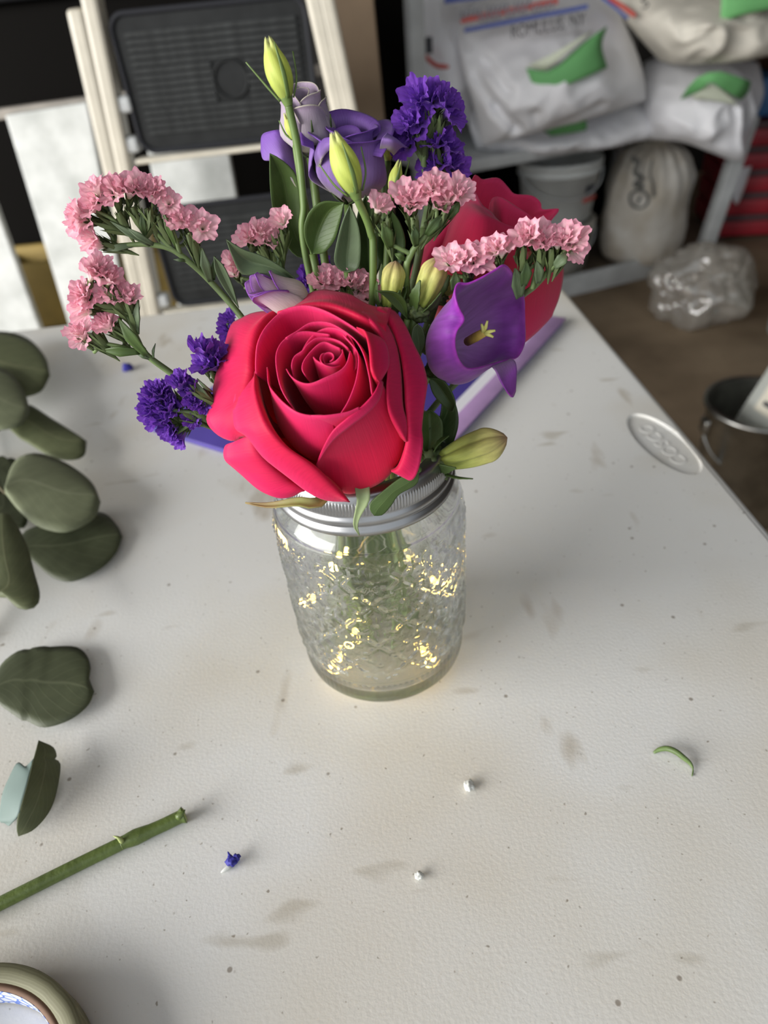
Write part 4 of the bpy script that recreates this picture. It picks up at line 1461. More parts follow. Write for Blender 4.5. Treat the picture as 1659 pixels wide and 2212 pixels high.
def stem_to_jar(p, parent, r=.0016, mat=None, name='stem', via=None, ang=None):
    """stem from flower base p through the jar mouth to its bottom"""
    JK[0] += 1
    k = JK[0]
    a = ang if ang is not None else k * 2.4
    p = Vector(p)
    d = Vector((p.x, p.y, 0))
    mouth = Vector((p.x * .30, p.y * .30, .118))
    if Vector((mouth.x, mouth.y, 0)).length > .022: mouth = Vector((mouth.x, mouth.y, 0)).normalized() * .022 + Vector((0, 0, .118))
    mouth += Vector((.004 * math.cos(a), .004 * math.sin(a), 0))
    bot = Vector((-.45 * mouth.x + .019 * math.cos(a), -.45 * mouth.y + .019 * math.sin(a), .012))
    pts = [p] + list(via or []) + [mouth, mouth.lerp(bot, .55) + Vector((.002 * math.sin(a), .002 * math.cos(a), 0)), bot]
    q = [Vector(x) for x in catmull([tuple(x) for x in pts], 12 * (len(pts) - 1))]
    v, f = tube_vf(q, r, 8)
    return wobj(name, v, f, mat or M_GREEN_ST, parent)


# front rose
ax = Vector((-.06, -.44, .9)).normalized()
eye = aty(*Z1(862, 592), -.031)
RF = Frame(eye - ax * .0440, ax)
rose = thing('rose', 'large open hot pink rose facing forward over the jar rim', 'rose', RF.B)
for k, (r, h, ph, hw, fl_a, sp, dr) in enumerate([
        (1.4, 43.5, 60, 165, .3, .7, 1.0), (2.8, 44.4, 200, 120, .4, 1.0, 2.0), (9.4, 45.6, 60, 85, .9, 1.4, 4)]):
    ring_petal(RF, r, h, ph, hw, M_ROSE, rose, k * 3.1, flare=fl_a, spiral=sp, drop=dr)
for k, (rim_, rb_k, hb_k) in enumerate((
        ([(768, 585, 45), (790, 606, 44.6), (830, 622, 44.4), (875, 620, 44.6), (915, 600, 45), (942, 565, 45.4), (940, 540, 45.4)], 5, 28),
        ([(715, 700, 43.4), (697, 660, 44.6), (705, 605, 45.2), (740, 550, 45.6), (790, 512, 45.8), (835, 498, 45.8), (880, 512, 45.6), (925, 530, 45.2)], 6.5, 26),
        ([(606, 660, 44.6), (630, 700, 44.6), (675, 732, 44.4), (740, 745, 44.4), (820, 728, 44.8), (900, 685, 45.2), (955, 625, 45.6), (985, 545, 46)], 10.5, 22),
        ([(640, 690, 43), (634, 630, 45), (655, 575, 45.8), (705, 545, 46), (735, 510, 46.2), (790, 470, 46.4), (860, 462, 46.4), (925, 485, 46.2), (975, 530, 45.6)], 11, 22),
        ([(655, 900, 41.5), (590, 790, 44), (550, 680, 45.6), (543, 580, 46.4), (575, 495, 46.8), (640, 445, 47), (730, 430, 47), (810, 440, 46.8), (860, 455, 46.4)], 15, 19),
        ([(940, 455, 46.8), (985, 500, 46.8), (1025, 560, 46.6), (1034, 640, 46), (1012, 740, 45.2), (970, 840, 44), (925, 920, 42.5)], 14, 20),
        ([(1112, 800, 43.6), (1098, 690, 46), (1070, 570, 47.2), (1020, 485, 47.6), (950, 428, 47.8), (850, 378, 48), (740, 376, 48), (655, 430, 47.6), (600, 470, 47)], 16.5, 19))):
    traced_petal(RF, [rim_], rb_k, hb_k, M_ROSE, rose, 20 + k * 1.7, contract=.1)
traced_petal(RF, [[(490, 640, 40), (500, 740, 42), (560, 830, 43), (650, 900, 43.5), (740, 926, 43.5), (820, 934, 43), (880, 960, 40)]], 22.5, 14, M_ROSE, rose, 1.0, contract=.06)
traced_petal(RF, [[(700, 925, 42.5), (780, 934, 43.4), (860, 936, 43.6), (960, 915, 44), (1040, 885, 44)]], 18, 16, M_ROSE, rose, 1.4, contract=.1)
traced_petal(RF, [[(425, 690, 38), (420, 600, 42), (432, 500, 45), (480, 400, 47), (560, 315, 48), (650, 283, 49), (740, 282, 49), (830, 310, 49), (930, 360, 48.5), (1020, 420, 48), (1080, 470, 46)]], 20, 18, M_ROSE, rose, 2.0)
traced_petal(RF, [[(1040, 430, 48), (1085, 465, 48), (1105, 560, 47.5), (1115, 680, 46.5), (1150, 735, 44)],
                  [(1050, 425, 48.4), (1110, 452, 48.4), (1150, 545, 47.5), (1160, 660, 46.5), (1160, 735, 44)],
                  [(1055, 422, 47.5), (1130, 445, 46.5), (1190, 490, 45), (1212, 590, 43.5), (1207, 660, 43), (1168, 735, 42.5)]], 21, 18, M_ROSE, rose, 3.0)
traced_petal(RF, [[(1310, 1090, 15), (1275, 1210, 11), (1190, 1315, 8), (1085, 1372, 5.5), (965, 1400, 4.5), (850, 1335, 8), (788, 1250, 18)],
                  [(1265, 900, 30), (1220, 1000, 26), (1130, 1080, 24), (1020, 1150, 22), (930, 1200, 20), (840, 1220, 20), (786, 1245, 20)],
                  [(1170, 735, 43), (1130, 810, 43), (1050, 890, 42), (960, 965, 40), (880, 1035, 37), (820, 1140, 30), (785, 1230, 22)],
                  [(1187, 745, 41.5), (1165, 830, 41), (1085, 920, 40), (985, 1000, 38), (895, 1062, 35), (825, 1160, 28.5), (785, 1240, 21)]], 14, 2, M_ROSE, rose, 4.0)
traced_petal(RF, [[(1060, 360, 45), (1120, 400, 45), (1170, 470, 44), (1200, 560, 43), (1210, 680, 42), (1205, 780, 40), (1215, 900, 36), (1260, 1000, 30), (1318, 1088, 23)],
                  [(1080, 300, 40), (1150, 330, 39), (1220, 410, 38), (1262, 500, 37), (1280, 620, 36), (1288, 740, 34), (1300, 870, 31), (1325, 980, 27), (1322, 1080, 23)]], 24, 14, M_ROSE, rose, 5.0)
traced_petal(RF, [[(560, 350, 42), (640, 330, 44), (740, 310, 45), (850, 310, 45.5), (960, 340, 45.5), (1060, 380, 45), (1140, 420, 43), (1200, 450, 41)],
                  [(590, 320, 41), (640, 295, 43), (740, 250, 44), (855, 235, 44.5), (960, 265, 44.5), (1060, 310, 44), (1140, 345, 42), (1215, 360, 40)],
                  [(600, 325, 36), (640, 280, 38), (740, 205, 39), (800, 182, 40), (860, 177, 40), (960, 205, 40), (1060, 255, 39), (1140, 280, 38), (1230, 292, 36)]], 23, 14, M_ROSE, rose, 6.0)
traced_petal(RF, [[(430, 690, 36), (440, 800, 38), (480, 930, 38), (540, 1040, 36), (620, 1130, 32), (760, 1225, 26), (880, 1340, 18), (975, 1440, 10)],
                  [(415, 695, 37), (390, 800, 38), (395, 930, 37), (430, 1035, 35), (520, 1140, 31), (680, 1270, 24), (820, 1385, 16), (975, 1446, 9)],
                  [(400, 700, 35), (310, 800, 33), (284, 920, 31), (300, 1010, 30), (370, 1060, 29), (470, 1190, 26), (600, 1290, 21), (720, 1385, 15), (860, 1440, 10), (980, 1447, 7)]], 25, 12, M_ROSE, rose, 7.0)
traced_petal(RF, [[(560, 340, 38), (520, 360, 39), (470, 420, 40), (440, 480, 40), (420, 580, 39), (410, 660, 38), (400, 740, 36), (380, 840, 34), (370, 920, 31), (380, 1000, 28), (400, 1060, 25)],
                  [(545, 325, 37), (480, 335, 38), (400, 390, 38), (350, 450, 37), (320, 570, 36), (300, 680, 34), (270, 830, 31), (250, 930, 29), (270, 1020, 26), (340, 1065, 23)],
                  [(540, 320, 34), (450, 318, 34), (340, 350, 32), (270, 395, 30), (230, 540, 28), (190, 680, 27), (155, 860, 25), (130, 960, 23), (180, 1040, 21), (265, 1082, 20), (340, 1075, 20)]], 25, 12, M_ROSE, rose, 8.0)
traced_petal(RF, [[(1150, 330, 38), (1200, 370, 38), (1250, 450, 38), (1280, 540, 37), (1300, 640, 36), (1310, 740, 34), (1315, 840, 32), (1325, 930, 29), (1330, 1010, 26), (1325, 1080, 23), (1310, 1150, 20), (1290, 1210, 17), (1270, 1250, 15), (1250, 1260, 14), (1230, 1262, 13)],
                  [(1200, 288, 33), (1260, 310, 33), (1310, 400, 32), (1360, 500, 31), (1410, 600, 30), (1442, 720, 28), (1440, 800, 27), (1425, 900, 25), (1415, 1010, 22), (1422, 1090, 20), (1402, 1200, 16), (1375, 1295, 12), (1342, 1325, 10), (1300, 1305, 11), (1235, 1270, 12)]], 26, 10, M_ROSE, rose, 9.0)
traced_petal(RF, [[(420, 1060, 26), (420, 1120, 24), (450, 1190, 21), (520, 1270, 16), (600, 1330, 11), (660, 1360, 9), (690, 1370, 8), (720, 1380, 7)],
                  [(300, 1088, 20), (245, 1120, 16), (240, 1190, 14), (300, 1250, 11), (430, 1365, 7), (540, 1425, 5), (630, 1418, 5), (700, 1385, 6)]], 26, 9, M_ROSE, rose, 10.0)
# hip and sepals
v, f = lathe_vf([(.0012, -.011), (.0042, -.009), (.0052, -.004), (.0050, .0015), (.0002, .002)], 16, RF.B, Matrix((RF.e1, RF.e2, RF.a)).transposed().to_4x4())
wobj('rose_hip', v, f, M_GREEN_ST, rose)
bb_ = RF.B
blade('sepal', [bb_ + Vector((-.002, -.004, -.003)), aty(700, 1078, -.044), aty(640, 1085, -.046), aty(580, 1092, -.044), aty(530, 1086, -.042)], [.0012, .0022, .0016, .0010, .0002], (0, -.5, .8), pmat('olive_brown_sepal', (.24, .24, .07), .6, col2=(.22, .12, .05), vscale=60), rose, cup=.5)
blade('sepal', [bb_ + Vector((.003, -.005, -.003)), aty(782, 1052, -.040), aty(784, 1080, -.043), aty(773, 1110, -.0445), aty(768, 1135, -.0445), aty(776, 1156, -.0440)], [.002, .0026, .0022, .0012, .0008, .0002], (.1, -1, .3), pmat('pale_sepal', (.34, .42, .20), .55, var=.2, vscale=100, trans=.2), rose, cup=.3)
blade('sepal', [bb_ + Vector((.004, .002, -.003)), bb_ + Vector((.018, .004, -.012)), bb_ + Vector((.026, .004, -.020))], [.002, .003, .0003], (0, -.4, .9), M_LEAFG, rose)
stem_to_jar(RF.B - RF.a * .010, rose, .0026, ang=.3)

# far rose
rose2 = thing('rose', 'half-open hot pink rose at the back, behind the pale pink flowers', 'rose', aty(1040, 690, .055))


def ypatch(rows, mat, parent, name='petal', nu=26, nv=22, thick=.0005, seed=0.0, ruf=.0006, conv=None):
    rows = [[tuple(aty(*((conv(p[0], p[1])) if conv else (p[0], p[1])), p[2])) for p in r] for r in rows]
    R = [catmull(r, nu) for r in rows]
    G = np.stack([catmull([r[i] for r in R], nv) for i in range(nu)], 1)
    G = ruffle(G, ruf, seed, Vector((0, 0, 1)))
    v, f, uv = grid_vf(G)
    return wobj(name, v, f, mat, parent, uv, thick=thick)


ypatch([[(930, 700, .060), (1000, 720, .075), (1080, 715, .075), (1140, 700, .06)],
        [(950, 580, .070), (1010, 560, .088), (1090, 555, .088), (1160, 580, .07)],
        [(985, 480, .066), (1040, 460, .080), (1110, 470, .080), (1172, 495, .066)],
        [(1016, 402, .062), (1028, 379, .070), (1046, 387, .076), (1078, 387, .078), (1098, 405, .078), (1113, 419, .077), (1150, 423, .074), (1167, 436, .070), (1171, 451, .067), (1206, 451, .064), (1188, 478, .058)]], M_ROSE2, rose2, seed=1, nu=40)
ypatch([[(950, 705, .05), (985, 720, .04), (1020, 720, .045), (1060, 700, .055)],
        [(890, 620, .055), (925, 610, .035), (975, 600, .040), (1050, 590, .055)],
        [(897, 560, .060), (925, 535, .045), (965, 515, .045), (1010, 500, .055)],
        [(902, 545, .064), (935, 508, .060), (975, 468, .058), (1008, 428, .058), (1018, 405, .060)]], M_ROSE2, rose2, seed=2)
ypatch([[(1040, 690, .05), (1070, 680, .045), (1100, 680, .05)],
        [(1050, 560, .055), (1095, 545, .035), (1150, 560, .05)],
        [(1055, 470, .058), (1090, 465, .042), (1165, 500, .05)],
        [(1059, 440, .060), (1066, 428, .056), (1082, 427, .050), (1112, 445, .046), (1140, 466, .046), (1160, 486, .050), (1172, 505, .055)]], M_ROSE2, rose2, seed=3)
ypatch([[(955, 700, .045), (1000, 715, .035), (1050, 715, .033), (1110, 700, .040)],
        [(918, 610, .050), (960, 600, .026), (1045, 580, .017), (1150, 600, .034)],
        [(950, 525, .052), (985, 505, .030), (1045, 500, .020), (1130, 525, .032)],
        [(985, 455, .052), (1010, 450, .036), (1055, 470, .024), (1130, 510, .030)],
        [(1018, 400, .054), (1030, 420, .044), (1045, 445, .036), (1062, 458, .032), (1078, 478, .029), (1112, 497, .029), (1160, 512, .036), (1200, 535, .046)]], M_ROSE2, rose2, seed=4, nu=34)
ypatch([[(1085, 560, .030), (1130, 545, .034), (1175, 545, .044), (1210, 565, .058)],
        [(1080, 620, .024), (1130, 620, .026), (1178, 600, .038), (1217, 588, .056)],
        [(1080, 690, .024), (1120, 690, .026), (1170, 660, .036), (1208, 640, .050)],
        [(1082, 755, .028), (1128, 742, .030), (1160, 716, .036), (1192, 684, .046)]], M_ROSE2, rose2, seed=5)
stem_to_jar(aty(1035, 705, .052), rose2, .0024, ang=2.0)
blade('sepal', [aty(1035, 705, .052), aty(1010, 740, .045), aty(990, 790, .042)], [.002, .003, .0003], (0, -1, .2), M_LEAFD, rose2)


# ------------------------------------------------------------ statice
def floret_mesh(name, seed, mat, nu=54, nv=10, closed=.0):
    rnd = random.Random(seed)
    V, F, UV = [], [], []

    def layer(scale, zoff, ph):
        base = len(V)
        kf = rnd.choice((5, 6))
        kp = rnd.choice((13, 15, 17))
        for j in range(nv):
            t = j / (nv - 1)
            for i in range(nu):
                a = 2 * math.pi * i / nu
                r = (.08 + .20 * t + (.38 - .10 * closed) * t ** 2.4) * scale
                r *= 1 + .09 * t ** 2 * math.sin(kf * a + ph) + .06 * t ** 2 * math.sin(kp * a + 2 * ph)
                r += .10 * t ** 2 * noise.noise(Vector((math.cos(a) * 2, math.sin(a) * 2, seed * 1.7 + ph)))
                z = t * (1 - .10 * scale) + zoff + .08 * t ** 3 * math.sin(kf * a + ph + 1.3) + .05 * t ** 3 * math.sin(kp * a) - .06 * t ** 4
                z += .10 * t ** 3 * noise.noise(Vector((math.cos(a) * 4, math.sin(a) * 4, seed * 2.3)))
                V.append(Vector((r * math.cos(a), r * math.sin(a), z)))
                UV.append((i / nu, t))
        for j in range(nv - 1):
            for i in range(nu):
                p, q = base + j * nu + i, base + j * nu + (i + 1) % nu
                F.append((p, q, q + nu, p + nu))
    layer(1.0, 0, rnd.random() * 6)
    layer(.42, -.02, rnd.random() * 6)
    return make_mesh(name, V, F, mat, UV)


PINK_ME = [floret_mesh('floret', s, M_PINK) for s in range(5)]
VIO_ME = [floret_mesh('floret', s + 20, M_VIO, closed=.3) for s in range(5)]


def calyx_mesh(seed, mat):
    rnd = random.Random(seed)
    parts = [lathe_vf([(.03, -1.5), (.12, -1.1), (.19, -.6), (.17, -.1), (.13, .1)], 8)]
    for k in range(7):
        a = k * 2 * math.pi / 7 + rnd.random() * .6
        up = Vector((math.cos(a), math.sin(a), 0))
        s = Vector((-math.sin(a), math.cos(a), 0))
        z0 = -1.25 + .5 * rnd.random()
        ln = .9 + .4 * rnd.random()
        out = .26 + .14 * rnd.random()
        V = []
        for (t, w, o) in ((0, .06, .10), (.35, .15, .22), (.7, .11, out), (1.0, .01, out + .06 + .12 * rnd.random())):
            c = up * o + Vector((0, 0, z0 + ln * t))
            V += [c - s * w, c + up * w * .25, c + s * w]
        F = []
        for j in range(3):
            for i in range(2):
                p = j * 3 + i
                F.append((p, p + 1, p + 4, p + 3))
        parts.append((V, F))
    v, f = join_vf(*parts)
    return make_mesh('calyx', v, f, mat)


CALYX_ME = [calyx_mesh(s, M_BRACT) for s in range(4)]


def orient(p, d, size, w, spin):
    d = Vector(d).normalized()
    q = d.to_track_quat('Z', 'Y').to_matrix().to_4x4()
    return Matrix.Translation(p) @ q @ Matrix.Rotation(spin, 4, 'Z') @ Matrix.Diagonal((w, w, size, 1))


def statice(name, label, base, stems, florets, Y, me_list, group, conv, fl_len=1.0, width=.0078, bracts=(), r_main=.0013, ang=None, cat='flower', jar=True, toward=.22, dens=1, only_calyx=()):
    """stems: polylines of zoom pixels (with optional own Y); florets: (throat x, y, mouth x, y[, dY])"""
    rnd = random.Random(len(florets) * 7 + int(base[0]))
    def P(c, Yd=None):
        if len(c) > 2: Yd = c[2]
        return aty(*conv(c[0], c[1]), Y if Yd is None else Yd)
    root3 = P(base)
    t = thing(name, label, cat, root3, group)
    poly = []
    for k, s in enumerate(stems):
        q = [Vector(x) for x in catmull([tuple(P(c)) for c in s], 8 * len(s))]
        poly += q
        n = len(q)
        v, f = tube_vf(q, [r_main * ((1.0 - .35 * i / n) if k == 0 else (.72 - .3 * i / n)) for i in range(n)], 7)
        wobj('stem' if k == 0 else 'branch', v, f, M_STAT_ST, t)
    for fl in florets:
        th = P(fl[:2], Y + (fl[4] if len(fl) > 4 else 0) + .002)
        mo = P(fl[2:4], Y + (fl[4] if len(fl) > 4 else 0) - .001)
        d0 = mo - th
        ln = max(d0.length, .0062)
        vdir = (CAM - th).normalized()
        for rep in range(dens):
            d = d0.normalized() + vdir * toward * (.6 + .6 * rnd.random()) + Vector((rnd.uniform(-.4, .4), rnd.uniform(-.4, .4), rnd.uniform(-.3, .3)))
            d.normalize()
            off = Vector((rnd.uniform(-1, 1), rnd.uniform(-1, 1), rnd.uniform(-1, 1))) * (.0016 if rep else .0004)
            w = width * rnd.uniform(.80, 1.05) * (.86 if rep else 1)
            base_p = mo - d * ln * .95 + off
            o = place('floret', rnd.choice(me_list), t, orient(base_p, d, ln * rnd.uniform(.95, 1.12), w, rnd.random() * 6.3))
            cl = rnd.uniform(.0042, .0056)
            dd = (d0.normalized() * .6 + d * .5).normalized()
            place('calyx', rnd.choice(CALYX_ME), o, orient(base_p + d * .0010, dd, cl, cl * .95, rnd.random() * 6.3))
        # pedicel to the nearest stem point
        st = base_p - dd * cl * 1.25
        if poly:
            nb_ = min(poly, key=lambda q: (q - st).length + .4 * max(0, q.z - st.z))
            if (nb_ - st).length > .0015:
                mid = st.lerp(nb_, .5) - d0.normalized() * .0012
                v, f = tube_vf([Vector(x) for x in catmull([tuple(st), tuple(mid), tuple(nb_)], 8)], r_main * .55, 6)
                wobj('pedicel', v, f, M_STAT_ST, t)
    for fl in only_calyx:
        th, mo = P(fl[:2]), P(fl[2:4])
        d = mo - th
        place('calyx', rnd.choice(CALYX_ME), t, orient(mo, d, .0075, .0062, rnd.random() * 6.3))
    for (a, b_, w, dY) in bracts:
        p, q = P(a, Y + dY), P(b_, Y + dY)
        side = Vector((rnd.uniform(-.3, .3), -1, rnd.uniform(0, .6)))
        mid = p.lerp(q, .5) + Vector((0, -.0015, .0006))
        blade('bract', [p, mid, q], [w * .5, w, w * .1], side, rnd.choice((M_LEAF, M_LEAFG, M_LEAFD)), t, n=9, nu=5)
    if jar:
        stem_to_jar(P(stems[0][0]), t, r_main, M_STAT_ST, 'lower_stem', ang=ang)
    return t


GP = 'sprays of pink papery statice'
GV = 'sprays of violet papery statice'
statice('pink_statice', 'longest pink statice spray arching high over the ladder side', (1160, 945),
        [[(1220, 1060, .012), (1160, 945, .016), (980, 740), (850, 620), (740, 545), (620, 520), (530, 520), (400, 530)], [(640, 522), (500, 440), (380, 360), (300, 320)], [(760, 555), (640, 430), (560, 320)], [(800, 575), (760, 450), (720, 360)], [(960, 715), (920, 560), (850, 450)]],
        [(300, 225, 262, 135), (350, 300, 285, 215), (300, 330, 225, 265), (270, 380, 125, 310), (262, 395, 140, 385), (285, 360, 190, 345), (330, 505, 225, 465), (340, 520, 255, 505),
         (430, 255, 375, 185), (470, 250, 440, 150), (515, 245, 510, 140), (565, 245, 560, 150), (615, 260, 615, 155), (650, 255, 640, 190), (730, 340, 725, 262), (815, 425, 780, 350), (845, 425, 845, 345), (925, 470, 935, 410)],
        .020, PINK_ME, GP, Z4, bracts=[((980, 740), (930, 540), .0018, -.001), ((620, 525), (380, 380), .0012, -.001), ((1000, 730), (1010, 590), .0011, .0), ((600, 500), (570, 300), .0011, 0), ((780, 540), (690, 300), .0012, 0), ((520, 525), (340, 560), .0012, 0), ((850, 620), (760, 610), .0006, 0), ((840, 610), (640, 470), .0010, .001), ((640, 520), (480, 420), .0011, -.002)], ang=3.4,
        only_calyx=[(480, 420, 440, 340), (560, 400, 520, 310), (640, 420, 600, 320), (720, 470, 670, 360), (880, 560, 850, 470), (900, 600, 880, 510), (420, 430, 350, 400), (600, 460, 640, 350), (420, 540, 360, 520)])
statice('pink_statice', 'lower pink statice spray leaning out over the bare table', (780, 1310),
        [[(900, 1420, -.004), (760, 1300), (600, 1180), (545, 1090), (500, 980), (440, 900)], [(600, 1180), (460, 1135), (340, 1110), (260, 1095)], [(545, 1095), (450, 1030), (400, 1010)], [(500, 980), (400, 890), (320, 880)], [(515, 1000), (520, 920), (510, 890)]],
        [(300, 745, 280, 640), (350, 760, 345, 680), (320, 735, 330, 630), (395, 770, 405, 690), (290, 850, 185, 780), (285, 885, 170, 850), (290, 865, 225, 810), (280, 910, 185, 910), (385, 870, 330, 800), (430, 880, 425, 790), (480, 880, 490, 800), (405, 1030, 315, 950), (395, 1020, 350, 980), (250, 1075, 180, 1010), (255, 1095, 185, 1080)],
        .0, PINK_ME, GP, Z4, bracts=[((600, 1180), (430, 960), .0024, -.002), ((560, 1160), (330, 1150), .0020, -.001), ((545, 1050), (550, 850), .0016, .0), ((640, 1200), (652, 1110), .0005, 0), ((640, 1210), (530, 1165), .0007, 0)], ang=4.0,
        only_calyx=[(400, 900, 340, 880), (460, 930, 420, 870), (520, 960, 500, 870), (340, 1110, 290, 1050), (330, 1130, 280, 1090), (470, 1050, 430, 1020), (430, 850, 390, 800)])
statice('pink_statice', 'pink statice cluster in shadow between the long spray and the upright leaves', (1420, 720),
        [[(1480, 900, .020), (1420, 720), (1400, 600), (1390, 520)], [(1420, 720), (1320, 620), (1260, 560)], [(1440, 780), (1250, 740), (1170, 720)]],
        [(1210, 525, 1170, 455), (1250, 540, 1235, 450), (1295, 490, 1290, 390), (1330, 520, 1325, 455), (1405, 440, 1395, 355), (1165, 690, 1110, 590), (1160, 710, 1115, 655)],
        .028, PINK_ME, GP, Z4, bracts=[((1420, 720), (1360, 560), .0014, 0)], ang=2.6, only_calyx=[(1330, 620, 1300, 540), (1400, 600, 1370, 500), (1420, 560, 1420, 470), (1380, 680, 1350, 580)])
statice('pink_statice', 'pink statice heads peeping just over the top of the large rose', (680, 1620),
        [[(690, 1700, .012), (680, 1620), (690, 1570)], [(680, 1630), (600, 1590), (560, 1560)], [(690, 1625), (760, 1590)]],
        [(545, 1560, 515, 1480), (590, 1570, 575, 1490), (625, 1560, 615, 1500), (690, 1555, 680, 1470), (730, 1560, 730, 1480), (770, 1590, 785, 1530), (790, 1605, 815, 1570)],
        .012, PINK_ME, GP, Z2, ang=1.5, width=.0082, only_calyx=[(680, 1620, 660, 1560), (720, 1620, 720, 1570)])
statice('pink_statice', 'upright pink statice stem in front of the purple lisianthus bloom', (310, 700),
        [[(320, 900, .006), (310, 700), (345, 600), (380, 545), (450, 470), (550, 350)], [(345, 605), (260, 560), (190, 520), (150, 400)], [(375, 550), (365, 450), (350, 350)], [(520, 400), (520, 320), (520, 220)]],
        [(150, 335, 150, 225), (345, 295, 310, 150), (385, 300, 375, 190), (350, 290, 345, 220), (525, 180, 540, 85), (555, 290, 590, 165), (540, 300, 565, 215), (660, 210, 705, 150), (480, 200, 455, 130)],
        .004, PINK_ME, GP, Z3, width=.0076, bracts=[((380, 545), (360, 400), .0016, -.001), ((200, 560), (150, 380), .0022, -.001), ((450, 470), (560, 330), .0018, -.001), ((300, 640), (230, 600), .0012, 0), ((600, 360), (690, 230), .0015, .001)], ang=.9,
        only_calyx=[(190, 540, 155, 400), (380, 520, 360, 380), (470, 470, 530, 360), (560, 380, 600, 290), (200, 520, 190, 440)])
statice('pink_statice', 'pale pink statice spray fanned out in front of the far rose', (1090, 915),
        [[(1000, 1150, .022), (1085, 925, .016), (1200, 820, .0), (1310, 700), (1400, 590)], [(1088, 920, .016), (1110, 760, .004), (1130, 620)], [(1180, 840), (1200, 740), (1230, 640)], [(800, 860, .010), (760, 780, .002), (730, 720)], [(1010, 900, .018), (960, 760, .004), (930, 660)]],
        [(660, 690, 610, 620), (700, 690, 685, 600), (740, 690, 745, 605), (790, 690, 820, 630), (915, 620, 880, 530), (950, 620, 975, 520), (1130, 560, 1125, 440), (1120, 560, 1165, 450), (1245, 570, 1235, 470), (1270, 560, 1300, 450), (1340, 560, 1360, 470), (1380, 550, 1400, 450), (1440, 560, 1470, 480), (1450, 575, 1500, 545)],
        -.006, PINK_ME, GP, Z3, width=.0082, bracts=[((1090, 900), (1060, 700), .0028, -.001), ((1120, 820), (1140, 650), .0020, -.002), ((1220, 800), (1210, 650), .0018, -.001), ((1330, 690), (1420, 590), .0020, -.001), ((640, 850), (650, 720), .0018, .0), ((760, 780), (700, 740), .0026, .006)], ang=5.5,
        only_calyx=[(1110, 680, 1125, 570), (1230, 700, 1240, 590), (1300, 680, 1310, 580), (1380, 640, 1410, 570)], dens=1)
statice('violet_statice', 'tall violet statice spray standing highest beside the sacks', (1180, 1000),
        [[(1150, 1200, .040), (1180, 1000), (1150, 800), (1180, 650), (1220, 540)], [(1160, 900), (1240, 820), (1290, 740)], [(1150, 800), (1090, 700), (1080, 640)]],
        [(1200, 520, 1080, 380), (1210, 500, 1145, 370), (1225, 495, 1215, 385), (1250, 510, 1310, 410), (1260, 530, 1360, 480), (1120, 610, 1040, 520), (1125, 600, 1105, 530), (1130, 620, 1080, 585), (1080, 690, 990, 625), (1220, 730, 1195, 640), (1230, 725, 1245, 625), (1290, 740, 1335, 670), (1240, 860, 1150, 800), (1260, 850, 1220, 770), (1280, 850, 1300, 780), (1300, 870, 1360, 820), (1060, 700, 1010, 690)],
        .045, VIO_ME, GV, Z2, width=.0104, r_main=.0015, ang=1.1, only_calyx=[(1200, 620, 1210, 530), (1240, 610, 1250, 530), (1180, 640, 1190, 560), (1130, 740, 1110, 640), (1150, 760, 1140, 660), (1240, 800, 1225, 730), (1290, 920, 1280, 860)])
statice('violet_statice', 'violet statice cluster hanging low beside the large rose', (1010, 1540),
        [[(1110, 1640, -.012), (1000, 1545), (930, 1535), (840, 1520), (760, 1510)], [(1000, 1545), (920, 1440), (860, 1390)], [(940, 1545), (850, 1600), (780, 1650)]],
        [(700, 1460, 625, 1370), (740, 1470, 665, 1385), (690, 1520, 590, 1440), (660, 1560, 560, 1500), (690, 1580, 610, 1580), (760, 1540, 700, 1460), (790, 1560, 745, 1490), (770, 1600, 720, 1620), (800, 1640, 770, 1700), (780, 1620, 735, 1660), (850, 1400, 775, 1320), (900, 1440, 830, 1360), (920, 1470, 880, 1420), (900, 1580, 875, 1560), (970, 1480, 955, 1455), (740, 1520, 680, 1520)],
        -.018, VIO_ME, GV, Z4, dens=2, width=.0068, r_main=.0011, ang=3.7, bracts=[((1000, 1470), (880, 1330), .0012, 0), ((990, 1400), (900, 1320), .0006, 0)], only_calyx=[(930, 1420, 880, 1370), (960, 1430, 920, 1400), (930, 1540, 890, 1510), (880, 1560, 830, 1530)])
statice('violet_statice', 'small violet statice tuft just beside the large rose outer petal', (1010, 1330),
        [[(1080, 1450, -.004), (1005, 1320), (985, 1270)]],
        [(985, 1240, 920, 1110), (1000, 1250, 965, 1130), (990, 1265, 905, 1200), (1010, 1270, 970, 1215), (1040, 1230, 1045, 1160)],
        -.008, VIO_ME, GV, Z4, width=.0082, r_main=.001, ang=3.2, jar=False)
statice('violet_statice', 'dark violet statice half hidden under the pale lilac bud', (1120, 1100),
        [[(1150, 1200, .02), (1110, 1060), (1080, 980)]],
        [(1105, 1000, 1075, 940), (1110, 1030, 1070, 1000), (1120, 1060, 1075, 1060)],
        .024, VIO_ME, GV, Z4, width=.0066, r_main=.001, ang=2.9, jar=False)
statice('violet_statice', 'violet statice tips glimpsed between stems above the pink heads', (480, 1560),
        [[(480, 1620, .035), (480, 1540), (490, 1480)]],
        [(500, 1500, 520, 1410), (470, 1530, 455, 1460), (440, 1580, 425, 1530), (510, 1460, 540, 1400)],
        .040, VIO_ME, GV, Z2, width=.0072, r_main=.001, ang=2.2, jar=False)

